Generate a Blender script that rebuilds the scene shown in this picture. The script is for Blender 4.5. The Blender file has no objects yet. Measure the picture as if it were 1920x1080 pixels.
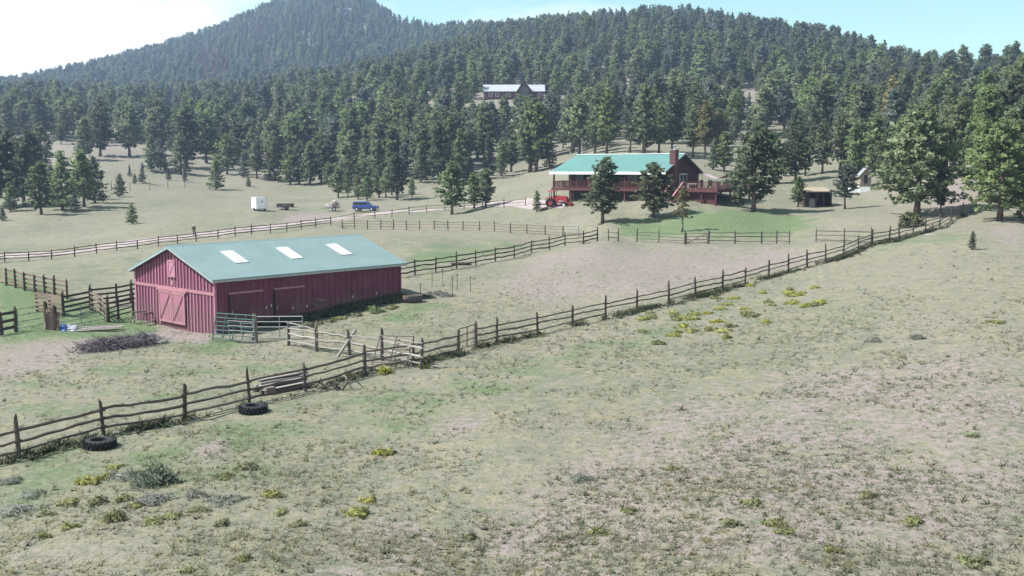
import bpy, math, random
import numpy as np
from mathutils import Vector, Matrix, Euler

rng = np.random.default_rng(11)
random.seed(5)
scene = bpy.context.scene
C = scene.collection
R = math.radians

# ------------------------------------------------------------------ camera
FPX, HOR = 1930.0, 318.0                 # focal length and horizon row, in 1920x1080 pixels
CAMZ = 10.8
PITCH = math.atan((540 - HOR) / FPX)
cam_d = bpy.data.cameras.new('camera')
cam_d.sensor_width = 36
cam_d.lens = 36 * FPX / 1920
cam_d.clip_start = 0.5
cam_d.clip_end = 8000
cam = bpy.data.objects.new('camera', cam_d)
cam.location = (0, 0, CAMZ)
cam.rotation_euler = (math.pi / 2 - PITCH, 0, 0)
C.objects.link(cam)
scene.camera = cam

# ------------------------------------------------------------------ sky and sun
SUN_EL, SUN_AZ = R(50), R(-93)           # azimuth clockwise from +Y: light comes from the left
world = bpy.data.worlds.new('World')
scene.world = world
world.use_nodes = True
wn, wl = world.node_tree.nodes, world.node_tree.links
wn.clear()
sky = wn.new('ShaderNodeTexSky')
sky.sky_type = 'NISHITA'
sky.sun_disc = False
sky.sun_elevation = SUN_EL
sky.sun_rotation = SUN_AZ
sky.altitude = 2500
sky.air_density = 1.0
sky.dust_density = 1.5
sky.ozone_density = 1.0
tc = wn.new('ShaderNodeTexCoord')
mp = wn.new('ShaderNodeMapping')
mp.inputs['Scale'].default_value = (1, 1, 2.6)
mp.inputs['Location'].default_value = (0.35, 0.1, 0.4)
nz = wn.new('ShaderNodeTexNoise')
nz.inputs['Scale'].default_value = 1.6
nz.inputs['Detail'].default_value = 6
nz.inputs['Roughness'].default_value = 0.55
rp = wn.new('ShaderNodeValToRGB')
rp.color_ramp.elements[0].position = 0.49
rp.color_ramp.elements[1].position = 0.58
cl = wn.new('ShaderNodeMixRGB')
cl.inputs['Color2'].default_value = (12.5, 12.5, 12.5, 1)
bg = wn.new('ShaderNodeBackground')
bg.inputs['Strength'].default_value = 0.06
wo = wn.new('ShaderNodeOutputWorld')
wl.new(tc.outputs['Generated'], mp.inputs['Vector'])
wl.new(mp.outputs['Vector'], nz.inputs['Vector'])
wl.new(nz.outputs['Fac'], rp.inputs['Fac'])
sx_ = wn.new('ShaderNodeSeparateXYZ')
wl.new(tc.outputs['Generated'], sx_.inputs[0])
fd = wn.new('ShaderNodeMapRange'); fd.interpolation_type = 'SMOOTHSTEP'
fd.inputs['From Min'].default_value = .30; fd.inputs['From Max'].default_value = .75
fd.inputs['To Min'].default_value = 1.0; fd.inputs['To Max'].default_value = .3
wl.new(sx_.outputs['Z'], fd.inputs['Value'])
cm = wn.new('ShaderNodeMath'); cm.operation = 'MULTIPLY'
wl.new(rp.outputs['Color'], cm.inputs[0]); wl.new(fd.outputs[0], cm.inputs[1])
wl.new(cm.outputs[0], cl.inputs['Fac'])
tn = wn.new('ShaderNodeMixRGB')
tn.blend_type = 'MULTIPLY'
tn.inputs['Fac'].default_value = 1.0
tn.inputs['Color2'].default_value = (2.0, 2.25, 1.5, 1)
wl.new(sky.outputs['Color'], tn.inputs['Color1'])
wl.new(tn.outputs['Color'], cl.inputs['Color1'])
wl.new(cl.outputs['Color'], bg.inputs['Color'])
wl.new(bg.outputs['Background'], wo.inputs['Surface'])

sun_d = bpy.data.lights.new('sun', 'SUN')
sun_d.energy = 5.0
sun_d.angle = R(0.5)
sun_d.color = (1.0, 0.965, 0.935)
sun = bpy.data.objects.new('sun', sun_d)
SUN_DIR = Vector((math.sin(SUN_AZ) * math.cos(SUN_EL), math.cos(SUN_AZ) * math.cos(SUN_EL), math.sin(SUN_EL)))
sun.rotation_euler = SUN_DIR.to_track_quat('Z', 'Y').to_euler()
sun.location = (0, 0, 300)
C.objects.link(sun)

vs = scene.view_settings
vs.view_transform = 'Standard'
vs.look = 'None'
vs.exposure = 1.05
vs.gamma = 1.0
vs.use_curve_mapping = False
scene.cycles.max_bounces = 5
scene.cycles.diffuse_bounces = 3
scene.cycles.glossy_bounces = 2
scene.cycles.transmission_bounces = 4
scene.cycles.volume_bounces = 0
scene.cycles.transparent_max_bounces = 4

# ------------------------------------------------------------------ terrain: heights from photo rows and the distances that posts, walls and trees imply
def ray(u, v):
    """direction per metre of horizontal distance ahead: (x, z) slopes"""
    a, b = (u - 960) / FPX, (540 - v) / FPX
    dy = math.cos(PITCH) + b * math.sin(PITCH)
    dz = -math.sin(PITCH) + b * math.cos(PITCH)
    return a / dy, dz / dy

def zc(u, v, z):                          # control point at a known height
    sx, sz = ray(u, v)
    Y = (z - CAMZ) / sz
    return (sx * Y, Y, z)

def yc(u, v, Y):                          # control point at a known distance
    sx, sz = ray(u, v)
    return (sx * Y, Y, CAMZ + sz * Y)

CTRL = [zc(0, 1080, 0), zc(960, 1080, 0), zc(1919, 1080, .3), zc(0, 850, 0), zc(500, 850, 0), zc(960, 850, .1), zc(1450, 850, .4),
        zc(1919, 850, .8), zc(400, 626, 0), zc(130, 645, 0), zc(684, 699, 0), zc(930, 642, .25), zc(1919, 700, 1.4), zc(1919, 540, 2.9),
        zc(1500, 650, .9), zc(1919, 470, 4.1), zc(60, 560, 0), zc(960, 560, .9)] + [yc(*p) for p in (
    (1193, 583, 72), (1440, 524, 84), (1634, 459, 98), (1762, 426, 108), (1803, 404, 116), (1919, 415, 108),
    (756, 562, 78.7), (257, 597, 76), (13, 536, 95), (0, 491, 136), (97, 486, 138), (363, 452, 146), (590, 427, 155), (735, 407, 176),
    (800, 399, 184), (985, 386, 163), (778, 515, 93), (1120, 451, 115), (1194, 453, 119), (1480, 457, 113), (1530, 454, 110),
    (642, 429, 151), (1053, 441, 137), (1133, 417, 136), (1245, 407, 139), (1277, 434, 124), (1040, 385, 156), (1090, 382, 156), (1180, 385, 150), (1240, 383, 145), (1330, 374, 148),
    (1440, 397, 141), (1530, 386, 148), (1610, 361, 166), (1585, 392, 138), (1715, 406, 122), (1870, 412, 110), (1790, 340, 152),
    (1810, 290, 202), (485, 395, 194), (685, 395, 198), (245, 420, 174), (80, 401, 190), (405, 356, 268), (0, 400, 194), (470, 346, 284),
    (180, 291, 340), (0, 300, 338), (590, 346, 288), (700, 373, 228), (860, 341, 262), (1000, 325, 268), (1150, 288, 245), (1330, 301, 232),
    (1420, 331, 198), (1560, 322, 190), (1700, 225, 330), (1900, 220, 315), (1500, 250, 315), (960, 188, 430), (760, 215, 392),
    (1100, 190, 430), (400, 230, 470), (0, 230, 470), (600, 200, 490), (1150, 67, 745), (1300, 64, 745), (1560, 112, 615), (1700, 158, 475),
    (1919, 160, 390), (900, 84, 890), (1050, 72, 800), (1430, 88, 690), (620, -14, 1370), (743, 60, 1330), (397, 78, 1300), (335, 96, 1280), (255, 120, 1240), (128, 152, 1200), (0, 182, 1170), (497, 31, 1340), (552, 14, 1360), (692, 14, 1360), (-150, 215, 1150),
    (500, 150, 930), (250, 200, 800), (700, 150, 860), (800, 108, 1000), (0, 212, 700), (800, 70, 1150), (850, 76, 1000), (760, 62, 1280),
    (600, 80, 1750), (0, 240, 1600), (1300, 120, 1020), (1900, 215, 560), (900, 130, 1250), (1560, 165, 850))]
CTRL = np.array(CTRL)

def polar(x, y):
    return np.arctan2(x, y), np.log(np.maximum(np.hypot(x, y), 2.0))

_ca, _cl = polar(CTRL[:, 0], CTRL[:, 1])
_cp = np.stack([_ca * 3.2, _cl], 1)
_ct = (CTRL[:, 2] - CAMZ) / np.hypot(CTRL[:, 0], CTRL[:, 1])

def _k(d2):
    return np.where(d2 > 1e-12, 0.5 * d2 * np.log(d2 + 1e-12), 0)

n = len(_cp)
_A = np.zeros((n + 3, n + 3))
_d2 = ((_cp[:, None] - _cp[None]) ** 2).sum(-1)
_A[:n, :n] = _k(_d2) + np.eye(n) * 2e-4
_A[:n, n] = 1; _A[:n, n + 1:] = _cp
_A[n, :n] = 1; _A[n + 1:, :n] = _cp.T
_w = np.linalg.solve(_A, np.concatenate([_ct, np.zeros(3)]))

def tps(a, l):
    p = np.stack([np.ravel(a) * 3.2, np.ravel(l)], 1)
    out = np.empty(len(p))
    for i in range(0, len(p), 20000):
        q = p[i:i + 20000]
        out[i:i + 20000] = _k(((q[:, None] - _cp[None]) ** 2).sum(-1)) @ _w[:n] + _w[n] + q @ _w[n + 1:]
    return out.reshape(np.shape(a))

def vnoise(x, y, s, seed):
    """smooth value noise"""
    g = np.random.default_rng(seed).random((256, 256))
    xs, ys = x / s, y / s
    xi, yi = np.floor(xs).astype(int), np.floor(ys).astype(int)
    fx, fy = xs - xi, ys - yi
    fx, fy = fx * fx * (3 - 2 * fx), fy * fy * (3 - 2 * fy)
    a, b = g[xi % 256, yi % 256], g[(xi + 1) % 256, yi % 256]
    c, d = g[xi % 256, (yi + 1) % 256], g[(xi + 1) % 256, (yi + 1) % 256]
    return (a * (1 - fx) + b * fx) * (1 - fy) + (c * (1 - fx) + d * fx) * fy - .5

AZ = np.concatenate([np.linspace(-180, -40, 36)[:-1], np.linspace(-40, 40, 321), np.linspace(40, 180, 36)[1:]]) * math.pi / 180
LR = np.linspace(math.log(3.0), math.log(2600.0), 330)
GA, GL = np.meshgrid(AZ, LR, indexing='ij')
GR = np.exp(GL)
GX, GY = GR * np.sin(GA), GR * np.cos(GA)
_t = tps(np.clip(GA, -.62, .62), np.clip(GL, math.log(25.0), math.log(1900.0)))
_t = np.where(GL > math.log(1900.), _t, _t)
GZ = CAMZ + _t * np.exp(np.clip(GL, math.log(25.), math.log(1900.)))
_sm = np.clip((np.abs(GA) - R(36)) / R(60), 0, 1); _sm = _sm * _sm * (3 - 2 * _sm)
GZ = GZ * (1 - _sm) + (GR * .012) * _sm
_nr = np.clip((GR - 8) / 18, 0, 1)
GZ = GZ * _nr + 0.0 * (1 - _nr)
GZ += (vnoise(GX, GY, 1.7, 1) * .10 + vnoise(GX, GY, 5.5, 2) * .22 + vnoise(GX, GY, 18, 3) * .35) * np.clip(GR / 60, .5, 2.2)

def Z(x, y):
    a, l = polar(np.asarray(x, float), np.asarray(y, float))
    ai = np.clip(np.searchsorted(AZ, a) - 1, 0, len(AZ) - 2)
    fa = np.clip((a - AZ[ai]) / (AZ[ai + 1] - AZ[ai]), 0, 1)
    lf = np.clip((l - LR[0]) / (LR[1] - LR[0]), 0, len(LR) - 1.001)
    li = lf.astype(int); fl = lf - li
    return ((GZ[ai, li] * (1 - fa) + GZ[ai + 1, li] * fa) * (1 - fl)
            + (GZ[ai, li + 1] * (1 - fa) + GZ[ai + 1, li + 1] * fa) * fl)

def zt(x, y):
    return float(Z(np.array([x]), np.array([y]))[0])

_ys = np.exp(np.linspace(math.log(8), math.log(2000), 3000))
def P(u, v):
    """the ground point under a photo pixel"""
    sx, sz = ray(u, v)
    zz = CAMZ + sz * _ys
    g = Z(sx * _ys, _ys)
    i = np.nonzero(zz <= g)[0]
    i = i[0] if len(i) else len(_ys) - 1
    if i > 0:
        d0, d1 = zz[i - 1] - g[i - 1], zz[i] - g[i]
        Y = _ys[i - 1] + (_ys[i] - _ys[i - 1]) * (d0 / (d0 - d1) if d0 != d1 else 0)
    else:
        Y = _ys[0]
    return Vector((sx * Y, Y, zt(sx * Y, Y)))

def pix(p):
    """photo pixel of a point"""
    dx, dy, dz = p[0], p[1], p[2] - CAMZ
    f = dy * math.cos(PITCH) - dz * math.sin(PITCH)
    up = dy * math.sin(PITCH) + dz * math.cos(PITCH)
    return 960 + FPX * dx / f, 540 - FPX * up / f

def inpoly(x, y, poly):
    ins = np.zeros(np.shape(x), bool)
    j = len(poly) - 1
    for i in range(len(poly)):
        xi, yi, xj, yj = poly[i][0], poly[i][1], poly[j][0], poly[j][1]
        c = ((yi > y) != (yj > y)) & (x < (xj - xi) * (y - yi) / (yj - yi + 1e-12) + xi)
        ins ^= c
        j = i
    return ins

def zone(px, blur=3):
    poly = [P(u, v) for u, v in px]
    m = inpoly(GX, GY, poly).astype(float)
    for _ in range(blur):
        m[1:-1] = (m[:-2] + m[1:-1] * 2 + m[2:]) / 4
        m[:, 1:-1] = (m[:, :-2] + m[:, 1:-1] * 2 + m[:, 2:]) / 4
    return m

# ------------------------------------------------------------------ materials
MATS = {}
def nodes(name):
    m = bpy.data.materials.new(name)
    m.use_nodes = True
    nt = m.node_tree
    nt.nodes.clear()
    out = nt.nodes.new('ShaderNodeOutputMaterial')
    bs = nt.nodes.new('ShaderNodeBsdfPrincipled')
    nt.links.new(bs.outputs[0], out.inputs[0])
    MATS[name] = m
    return m, nt, bs, out

def _noise(nt, scale, detail=4, vec=None, rough=.6):
    t = nt.nodes.new('ShaderNodeTexNoise')
    t.inputs['Scale'].default_value = scale
    t.inputs['Detail'].default_value = detail
    t.inputs['Roughness'].default_value = rough
    if vec is not None:
        nt.links.new(vec, t.inputs['Vector'])
    return t

def _ramp(nt, src, p0, p1, c0=(0, 0, 0, 1), c1=(1, 1, 1, 1)):
    r = nt.nodes.new('ShaderNodeValToRGB')
    r.color_ramp.elements[0].position = p0; r.color_ramp.elements[0].color = c0
    r.color_ramp.elements[1].position = p1; r.color_ramp.elements[1].color = c1
    nt.links.new(src, r.inputs['Fac'])
    return r

def _mix(nt, fac, a, b, mode='MIX'):
    x = nt.nodes.new('ShaderNodeMixRGB')
    x.blend_type = mode
    for s, val in (('Fac', fac), ('Color1', a), ('Color2', b)):
        if isinstance(val, (int, float)):
            x.inputs[s].default_value = val
        elif isinstance(val, (tuple, list)):
            x.inputs[s].default_value = tuple(val) + (1,) * (4 - len(val))
        else:
            nt.links.new(val, x.inputs[s])
    return x

def mat(name, col, rough=.75, var=.25, scale=6.0, stretch=(1, 1, 1), dark=None, metal=0, bump=.0, rand=.12, spec=.3, mud=False):
    """a painted, wooden or metal surface: mottled colour, per-piece shift, light grain"""
    m, nt, bs, out = nodes(name)
    co = nt.nodes.new('ShaderNodeTexCoord')
    mpn = nt.nodes.new('ShaderNodeMapping')
    mpn.inputs['Scale'].default_value = stretch
    nt.links.new(co.outputs['Object'], mpn.inputs['Vector'])
    oi = nt.nodes.new('ShaderNodeObjectInfo')
    add = nt.nodes.new('ShaderNodeVectorMath'); add.operation = 'ADD'
    sc = nt.nodes.new('ShaderNodeVectorMath'); sc.operation = 'SCALE'
    sc.inputs[0].default_value = (37, 17, 29)
    nt.links.new(oi.outputs['Random'], sc.inputs['Scale'])
    nt.links.new(mpn.outputs[0], add.inputs[0]); nt.links.new(sc.outputs[0], add.inputs[1])
    n1 = _noise(nt, scale, 5, add.outputs[0])
    dk = dark or tuple(c * (1 - var) for c in col)
    lt = tuple(min(1, c * (1 + var * .7)) for c in col)
    r1 = _ramp(nt, n1.outputs['Fac'], .3, .7, dk + (1,), lt + (1,))
    hv = nt.nodes.new('ShaderNodeHueSaturation')
    mr = nt.nodes.new('ShaderNodeMapRange')
    mr.inputs['To Min'].default_value = 1 - rand; mr.inputs['To Max'].default_value = 1 + rand
    nt.links.new(oi.outputs['Random'], mr.inputs['Value'])
    nt.links.new(mr.outputs[0], hv.inputs['Value'])
    nt.links.new(r1.outputs[0], hv.inputs['Color'])
    if mud:
        ge = nt.nodes.new('ShaderNodeNewGeometry'); sp_ = nt.nodes.new('ShaderNodeSeparateXYZ'); nt.links.new(ge.outputs['Position'], sp_.inputs[0])
        n3 = _noise(nt, 1.6, 6, ge.outputs['Position'], .7); hm = nt.nodes.new('ShaderNodeMath'); hm.operation = 'MULTIPLY_ADD'
        nt.links.new(n3.outputs['Fac'], hm.inputs[0]); hm.inputs[1].default_value = -2.2; nt.links.new(sp_.outputs['Z'], hm.inputs[2])
        mk = _ramp(nt, hm.outputs[0], 0, .5, (.32, .32, .32, 1), (0, 0, 0, 1))
        fdn = _noise(nt, .55, 5, ge.outputs['Position'], .6)
        fade = _mix(nt, _ramp(nt, fdn.outputs['Fac'], .48, .72, (0, 0, 0, 1), (.25, .25, .25, 1)).outputs[0], hv.outputs[0], tuple(min(1, c * .8 + .09) for c in col))
        hv = _mix(nt, mk.outputs[0], fade.outputs[0], (.16, .125, .105))
    nt.links.new(hv.outputs[0], bs.inputs['Base Color'])
    bs.inputs['Roughness'].default_value = rough
    bs.inputs['Metallic'].default_value = metal
    bs.inputs['Specular IOR Level'].default_value = spec
    if bump:
        b = nt.nodes.new('ShaderNodeBump')
        b.inputs['Strength'].default_value = bump
        b.inputs['Distance'].default_value = .03
        nt.links.new(n1.outputs['Fac'], b.inputs['Height'])
        nt.links.new(b.outputs[0], bs.inputs['Normal'])
    return m

def leafmat(name, dark, light, transl=.42):
    """needles and leaves: colour by clump (mesh attribute), per-tree shift, some light let through"""
    m = bpy.data.materials.new(name); MATS[name] = m
    m.use_nodes = True
    nt = m.node_tree; nt.nodes.clear()
    out = nt.nodes.new('ShaderNodeOutputMaterial')
    at = nt.nodes.new('ShaderNodeAttribute'); at.attribute_name = 'tint'
    r = _ramp(nt, at.outputs['Fac'], 0, 1, dark + (1,), light + (1,))
    oi = nt.nodes.new('ShaderNodeObjectInfo')
    hv = nt.nodes.new('ShaderNodeHueSaturation')
    for sock, lo, hi in (('Hue', .485, .515), ('Value', .80, 1.32), ('Saturation', .72, 1.0)):
        mr = nt.nodes.new('ShaderNodeMapRange')
        mr.inputs['To Min'].default_value = lo; mr.inputs['To Max'].default_value = hi
        if sock == 'Value':
            nt.links.new(oi.outputs['Random'], mr.inputs['Value'])
        else:
            ml = nt.nodes.new('ShaderNodeMath'); ml.operation = 'MULTIPLY'; ml.inputs[1].default_value = 7.31 if sock == 'Hue' else 13.7
            fr = nt.nodes.new('ShaderNodeMath'); fr.operation = 'FRACT'
            nt.links.new(oi.outputs['Random'], ml.inputs[0]); nt.links.new(ml.outputs[0], fr.inputs[0]); nt.links.new(fr.outputs[0], mr.inputs['Value'])
        nt.links.new(mr.outputs[0], hv.inputs[sock])
    nt.links.new(r.outputs[0], hv.inputs['Color'])
    d = nt.nodes.new('ShaderNodeBsdfDiffuse'); t = nt.nodes.new('ShaderNodeBsdfTranslucent')
    mx = nt.nodes.new('ShaderNodeMixShader'); mx.inputs[0].default_value = transl
    nt.links.new(hv.outputs[0], d.inputs[0]); nt.links.new(hv.outputs[0], t.inputs[0])
    nt.links.new(d.outputs[0], mx.inputs[1]); nt.links.new(t.outputs[0], mx.inputs[2])
    nt.links.new(mx.outputs[0], out.inputs[0])
    return m

mat('fence_wood', (0.084, 0.068, 0.062), .9, .45, 5, (.6, 3, 3), bump=.4, rand=.3)
mat('pale_wood', (0.255, 0.232, 0.215), .9, .3, 5, (.6, 3, 3), bump=.4, rand=.2)
mat('tan_wood', (0.178, 0.128, 0.098), .85, .35, 5, (.6, 3, 3), bump=.3, rand=.25)
mat('dark_wood', (0.060, 0.042, 0.036), .85, .35, 5, (.6, 3, 3), bump=.3, rand=.25)
mat('barn_red', (0.144, 0.038, 0.070), .8, .22, 2.2, (1, 1, .25), bump=.15, rand=.1, mud=True)  # darkened so the long side reads as shaded; gable boards share it
mat('barn_red_lit', (0.384, 0.163, 0.256), .8, .22, 2.2, (1, 1, .25), bump=.15, rand=.18, mud=True)  # same barn paint, lightened for the sunlit gable end
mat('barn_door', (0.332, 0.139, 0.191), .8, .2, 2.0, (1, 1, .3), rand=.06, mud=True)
mat('barn_trim', (0.361, 0.172, 0.205), .75, .2, 2.5, rand=.06)
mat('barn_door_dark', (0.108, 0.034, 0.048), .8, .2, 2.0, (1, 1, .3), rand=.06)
mat('barn_roof', (0.175, 0.244, 0.242), .5, .10, .45, (1, 1, 1), rand=.03, spec=.35)
mat('roof_trim', (0.279, 0.344, 0.344), .5, .12, 2, rand=.04)
mat('skylight', (.60, .62, .62), .3, .04, 3, rand=.02)
mat('steel', (.23, .235, .245), .45, .2, 6, metal=.5, rand=.1)
mat('rusty_steel', (.17, .13, .12), .75, .35, 6, rand=.15)
mat('green_paint', (0.042, 0.112, 0.104), .6, .25, 6, rand=.12)
mat('rubber', (0.019, 0.019, 0.021), .85, .3, 8, rand=.1)
mat('white_paint', (.80, .80, .82), .4, .05, 2, rand=.02)
mat('grey_paint', (.34, .34, .36), .5, .15, 3, rand=.05)
mat('house_red', (0.071, 0.023, 0.025), .75, .25, 1.6, (.4, .4, 5), bump=.3, rand=.06)
mat('deck_red', (0.092, 0.034, 0.034), .8, .25, 3, rand=.14)
mat('house_roof', (0.097, 0.209, 0.191), .42, .10, .5, rand=.03, spec=.4)
mat('fascia_white', (.82, .82, .82), .45, .05, 2, rand=.02)
mat('brick', (0.109, 0.048, 0.048), .85, .3, 6, rand=.08)
mat('dark_void', (.02, .018, .022), .6, .2, 3)
mat('tractor_red', (0.360, 0.026, 0.033), .35, .1, 3, rand=.05, spec=.5)
mat('car_blue', (0.020, 0.050, 0.215), .25, .1, 2, rand=.03, spec=.5)
mat('tarp_blue', (.10, .19, .45), .5, .2, 3)
mat('tarp_grey', (.38, .40, .46), .6, .2, 3)
mat('twig', (0.128, 0.106, 0.123), .9, .4, 5, rand=.2)
mat('bark', (.125, .085, .07), .95, .4, 5, (1, 1, .35), bump=.5, rand=.2)
mat('bark_grey', (.17, .15, .135), .95, .35, 5, (1, 1, .35), bump=.5, rand=.2)
mat('rock', (.27, .25, .24), .9, .25, 1.5, bump=.5, rand=.1)
mat('shed_grey', (.25, .23, .23), .85, .25, 3, rand=.1)
mat('shed_tan', (0.270, 0.225, 0.160), .85, .2, 3, rand=.1)
mat('slate', (0.255, 0.264, 0.289), .6, .15, 3, rand=.05)
mat('pale_metal', (.36, .375, .41), .45, .08, 1, rand=.04)
mat('far_wall', (.13, .045, .05), .8, .2, 2, rand=.06)
mat('rug_pink', (.36, .28, .29), .8, .15, 3)
mat('skin', (.45, .28, .21), .6, .1, 8)
mat('shirt', (.07, .07, .085), .9, .2, 8)
mat('trousers', (.17, .165, .17), .9, .2, 8)
mat('cap', (.62, .62, .58), .8, .1, 8)
m, nt, bs, out = nodes('glass')
bs.inputs['Base Color'].default_value = (.03, .035, .04, 1)
bs.inputs['Roughness'].default_value = .08
m, nt, bs, out = nodes('chrome')
bs.inputs['Base Color'].default_value = (.7, .7, .7, 1)
bs.inputs['Roughness'].default_value = .25
bs.inputs['Metallic'].default_value = .8
leafmat('needles_dark', (0.06, 0.086, 0.05), (0.15, 0.188, 0.1))
leafmat('needles_mid', (0.08, 0.11, 0.056), (0.205, 0.25, 0.12))
leafmat('needles_light', (0.098, 0.148, 0.06), (0.235, 0.305, 0.12))
leafmat('needles_blue', (0.066, 0.094, 0.078), (0.16, 0.2, 0.155))
leafmat('needles_yellow', (0.13, 0.12, 0.05), (0.29, 0.27, 0.12))
leafmat('needles_red', (.105, .06, .055), (.22, .13, .115))
leafmat('brush_yellow', (.14, .15, .035), (.40, .41, .085), .3)
leafmat('brush_olive', (.11, .125, .055), (.30, .31, .13), .3)
leafmat('sage', (.135, .15, .12), (.255, .27, .235), .4)
leafmat('weed_green', (.07, .11, .05), (.20, .26, .13), .3)
leafmat('sage_dark', (.045, .062, .045), (.15, .19, .13), .3)
leafmat('bush_olive', (.06, .075, .03), (.16, .19, .07), .3)

# ------------------------------------------------------------------ mesh helpers
class MB:
    """collects boxes, bars, tubes and faces; build() links them as ONE mesh object"""
    def __init__(s):
        s.v, s.f, s.mi = [], [], []
    def add(s, vs_, fs, mi=0):
        o = len(s.v)
        s.v += [tuple(p) for p in vs_]
        for f in fs:
            s.f.append(tuple(i + o for i in f)); s.mi.append(mi)
        return s
    def box(s, x0, x1, y0, y1, z0, z1, mi=0):
        return s.add([(x0, y0, z0), (x1, y0, z0), (x1, y1, z0), (x0, y1, z0), (x0, y0, z1), (x1, y0, z1), (x1, y1, z1), (x0, y1, z1)],
                     [(0, 3, 2, 1), (4, 5, 6, 7), (0, 1, 5, 4), (1, 2, 6, 5), (2, 3, 7, 6), (3, 0, 4, 7)], mi)
    def bar(s, a, b, w, h=None, up=(0, 0, 1), mi=0):
        a, b = Vector(a), Vector(b); h = h or w
        d = (b - a).normalized(); up = Vector(up)
        if abs(d.dot(up)) > .98: up = Vector((1, 0, 0))
        x = d.cross(up).normalized() * w / 2; y = x.cross(d).normalized() * h / 2
        q = [a - x - y, a + x - y, a + x + y, a - x + y, b - x - y, b + x - y, b + x + y, b - x + y]
        return s.add(q, [(0, 1, 2, 3), (7, 6, 5, 4), (0, 4, 5, 1), (1, 5, 6, 2), (2, 6, 7, 3), (3, 7, 4, 0)], mi)
    def tube(s, pts, rad, n=6, mi=0, cap=True):
        pts = [Vector(p) for p in pts]
        if not isinstance(rad, (list, tuple)): rad = [rad] * len(pts)
        rings = []
        for i, p in enumerate(pts):
            d = (pts[min(i + 1, len(pts) - 1)] - pts[max(i - 1, 0)]).normalized()
            u = d.cross(Vector((0, 0, 1)) if abs(d.z) < .9 else Vector((1, 0, 0))).normalized(); w = d.cross(u)
            rings.append([p + (u * math.cos(2 * math.pi * k / n) + w * math.sin(2 * math.pi * k / n)) * rad[i] for k in range(n)])
        vs_ = [q for r in rings for q in r]; fs = []
        for i in range(len(pts) - 1):
            for k in range(n):
                a, b = i * n + k, i * n + (k + 1) % n
                fs.append((a, a + n, b + n, b))
        if cap:
            fs.append(tuple(range(n))); fs.append(tuple(reversed([(len(pts) - 1) * n + k for k in range(n)])))
        return s.add(vs_, fs, mi)
    def prism(s, poly, y0, y1, mi=0):
        """polygon in x,z extruded along y"""
        n_ = len(poly)
        vs_ = [(x, y0, z) for x, z in poly] + [(x, y1, z) for x, z in poly]
        fs = [tuple(range(n_)), tuple(reversed(range(n_, 2 * n_)))] + [(i, i + n_, (i + 1) % n_ + n_, (i + 1) % n_) for i in range(n_)]
        return s.add(vs_, fs, mi)
    def lathe(s, prof, n=16, axis='z', c=(0, 0, 0), mi=0, closed=False):
        vs_ = []
        for r, h in prof:
            for k in range(n):
                t = 2 * math.pi * k / n; a, b = r * math.cos(t), r * math.sin(t)
                vs_.append({'z': (a + c[0], b + c[1], h + c[2]), 'y': (a + c[0], h + c[1], b + c[2]), 'x': (h + c[0], a + c[1], b + c[2])}[axis])
        m_ = len(prof); fs = []
        for i in range(m_ if closed else m_ - 1):
            for k in range(n):
                i2 = (i + 1) % m_
                fs.append((i * n + k, i * n + (k + 1) % n, i2 * n + (k + 1) % n, i2 * n + k))
        return s.add(vs_, fs, mi)
    def mesh(s, name, mats, smooth=False):
        me = bpy.data.meshes.new(name)
        me.from_pydata(s.v, [], s.f)
        for m_ in ([mats] if isinstance(mats, str) else mats): me.materials.append(MATS[m_])
        if max(s.mi, default=0): me.polygons.foreach_set('material_index', s.mi)
        import bmesh
        bm = bmesh.new(); bm.from_mesh(me); bmesh.ops.recalc_face_normals(bm, faces=bm.faces); bm.to_mesh(me); bm.free()
        if smooth: me.polygons.foreach_set('use_smooth', [True] * len(me.polygons))
        me.update()
        return me
    def build(s, name, mats, parent=None, smooth=False):
        return link(name, s.mesh(name, mats, smooth), parent)

def link(name, me, parent=None, loc=None, rot=None, sc=None):
    o = bpy.data.objects.new(name, me); C.objects.link(o)
    if parent is not None: o.parent = parent
    if loc is not None: o.location = loc
    if rot is not None: o.rotation_euler = rot
    if sc is not None: o.scale = sc
    return o

def tag(o, label, cat, group=None, kind=None):
    o['label'] = label; o['category'] = cat
    if group: o['group'] = group
    if kind: o['kind'] = kind
    return o

def thing(name, label, cat, loc=(0, 0, 0), rz=0.0, group=None):
    o = link(name, None, None, loc, (0, 0, rz))
    o.empty_display_size = .3
    return tag(o, label, cat, group)

# ------------------------------------------------------------------ ground
na, nl = GA.shape
me = bpy.data.meshes.new('ground')
vv = np.stack([GX, GY, GZ], -1).reshape(-1, 3)
idx = np.arange(na * nl).reshape(na, nl)
q = np.stack([idx[:-1, :-1], idx[:-1, 1:], idx[1:, 1:], idx[1:, :-1]], -1).reshape(-1, 4)
me.vertices.add(len(vv) + 1); me.vertices.foreach_set('co', np.concatenate([vv, [[0, 0, 0]]]).ravel())
seam = np.stack([idx[-1, :-1], idx[-1, 1:], idx[0, 1:], idx[0, :-1]], -1)
q = np.concatenate([q, seam])
tri_c = np.stack([np.full(na, na * nl), idx[:, 0], np.roll(idx[:, 0], -1)], -1)
loops = np.concatenate([q.ravel(), tri_c.ravel()])
me.loops.add(len(loops)); me.loops.foreach_set('vertex_index', loops)
me.polygons.add(len(q) + len(tri_c))
me.polygons.foreach_set('loop_start', np.concatenate([np.arange(len(q)) * 4, len(q) * 4 + np.arange(len(tri_c)) * 3]))
me.update(); me.validate()
me.polygons.foreach_set('use_smooth', [True] * len(me.polygons))
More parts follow.
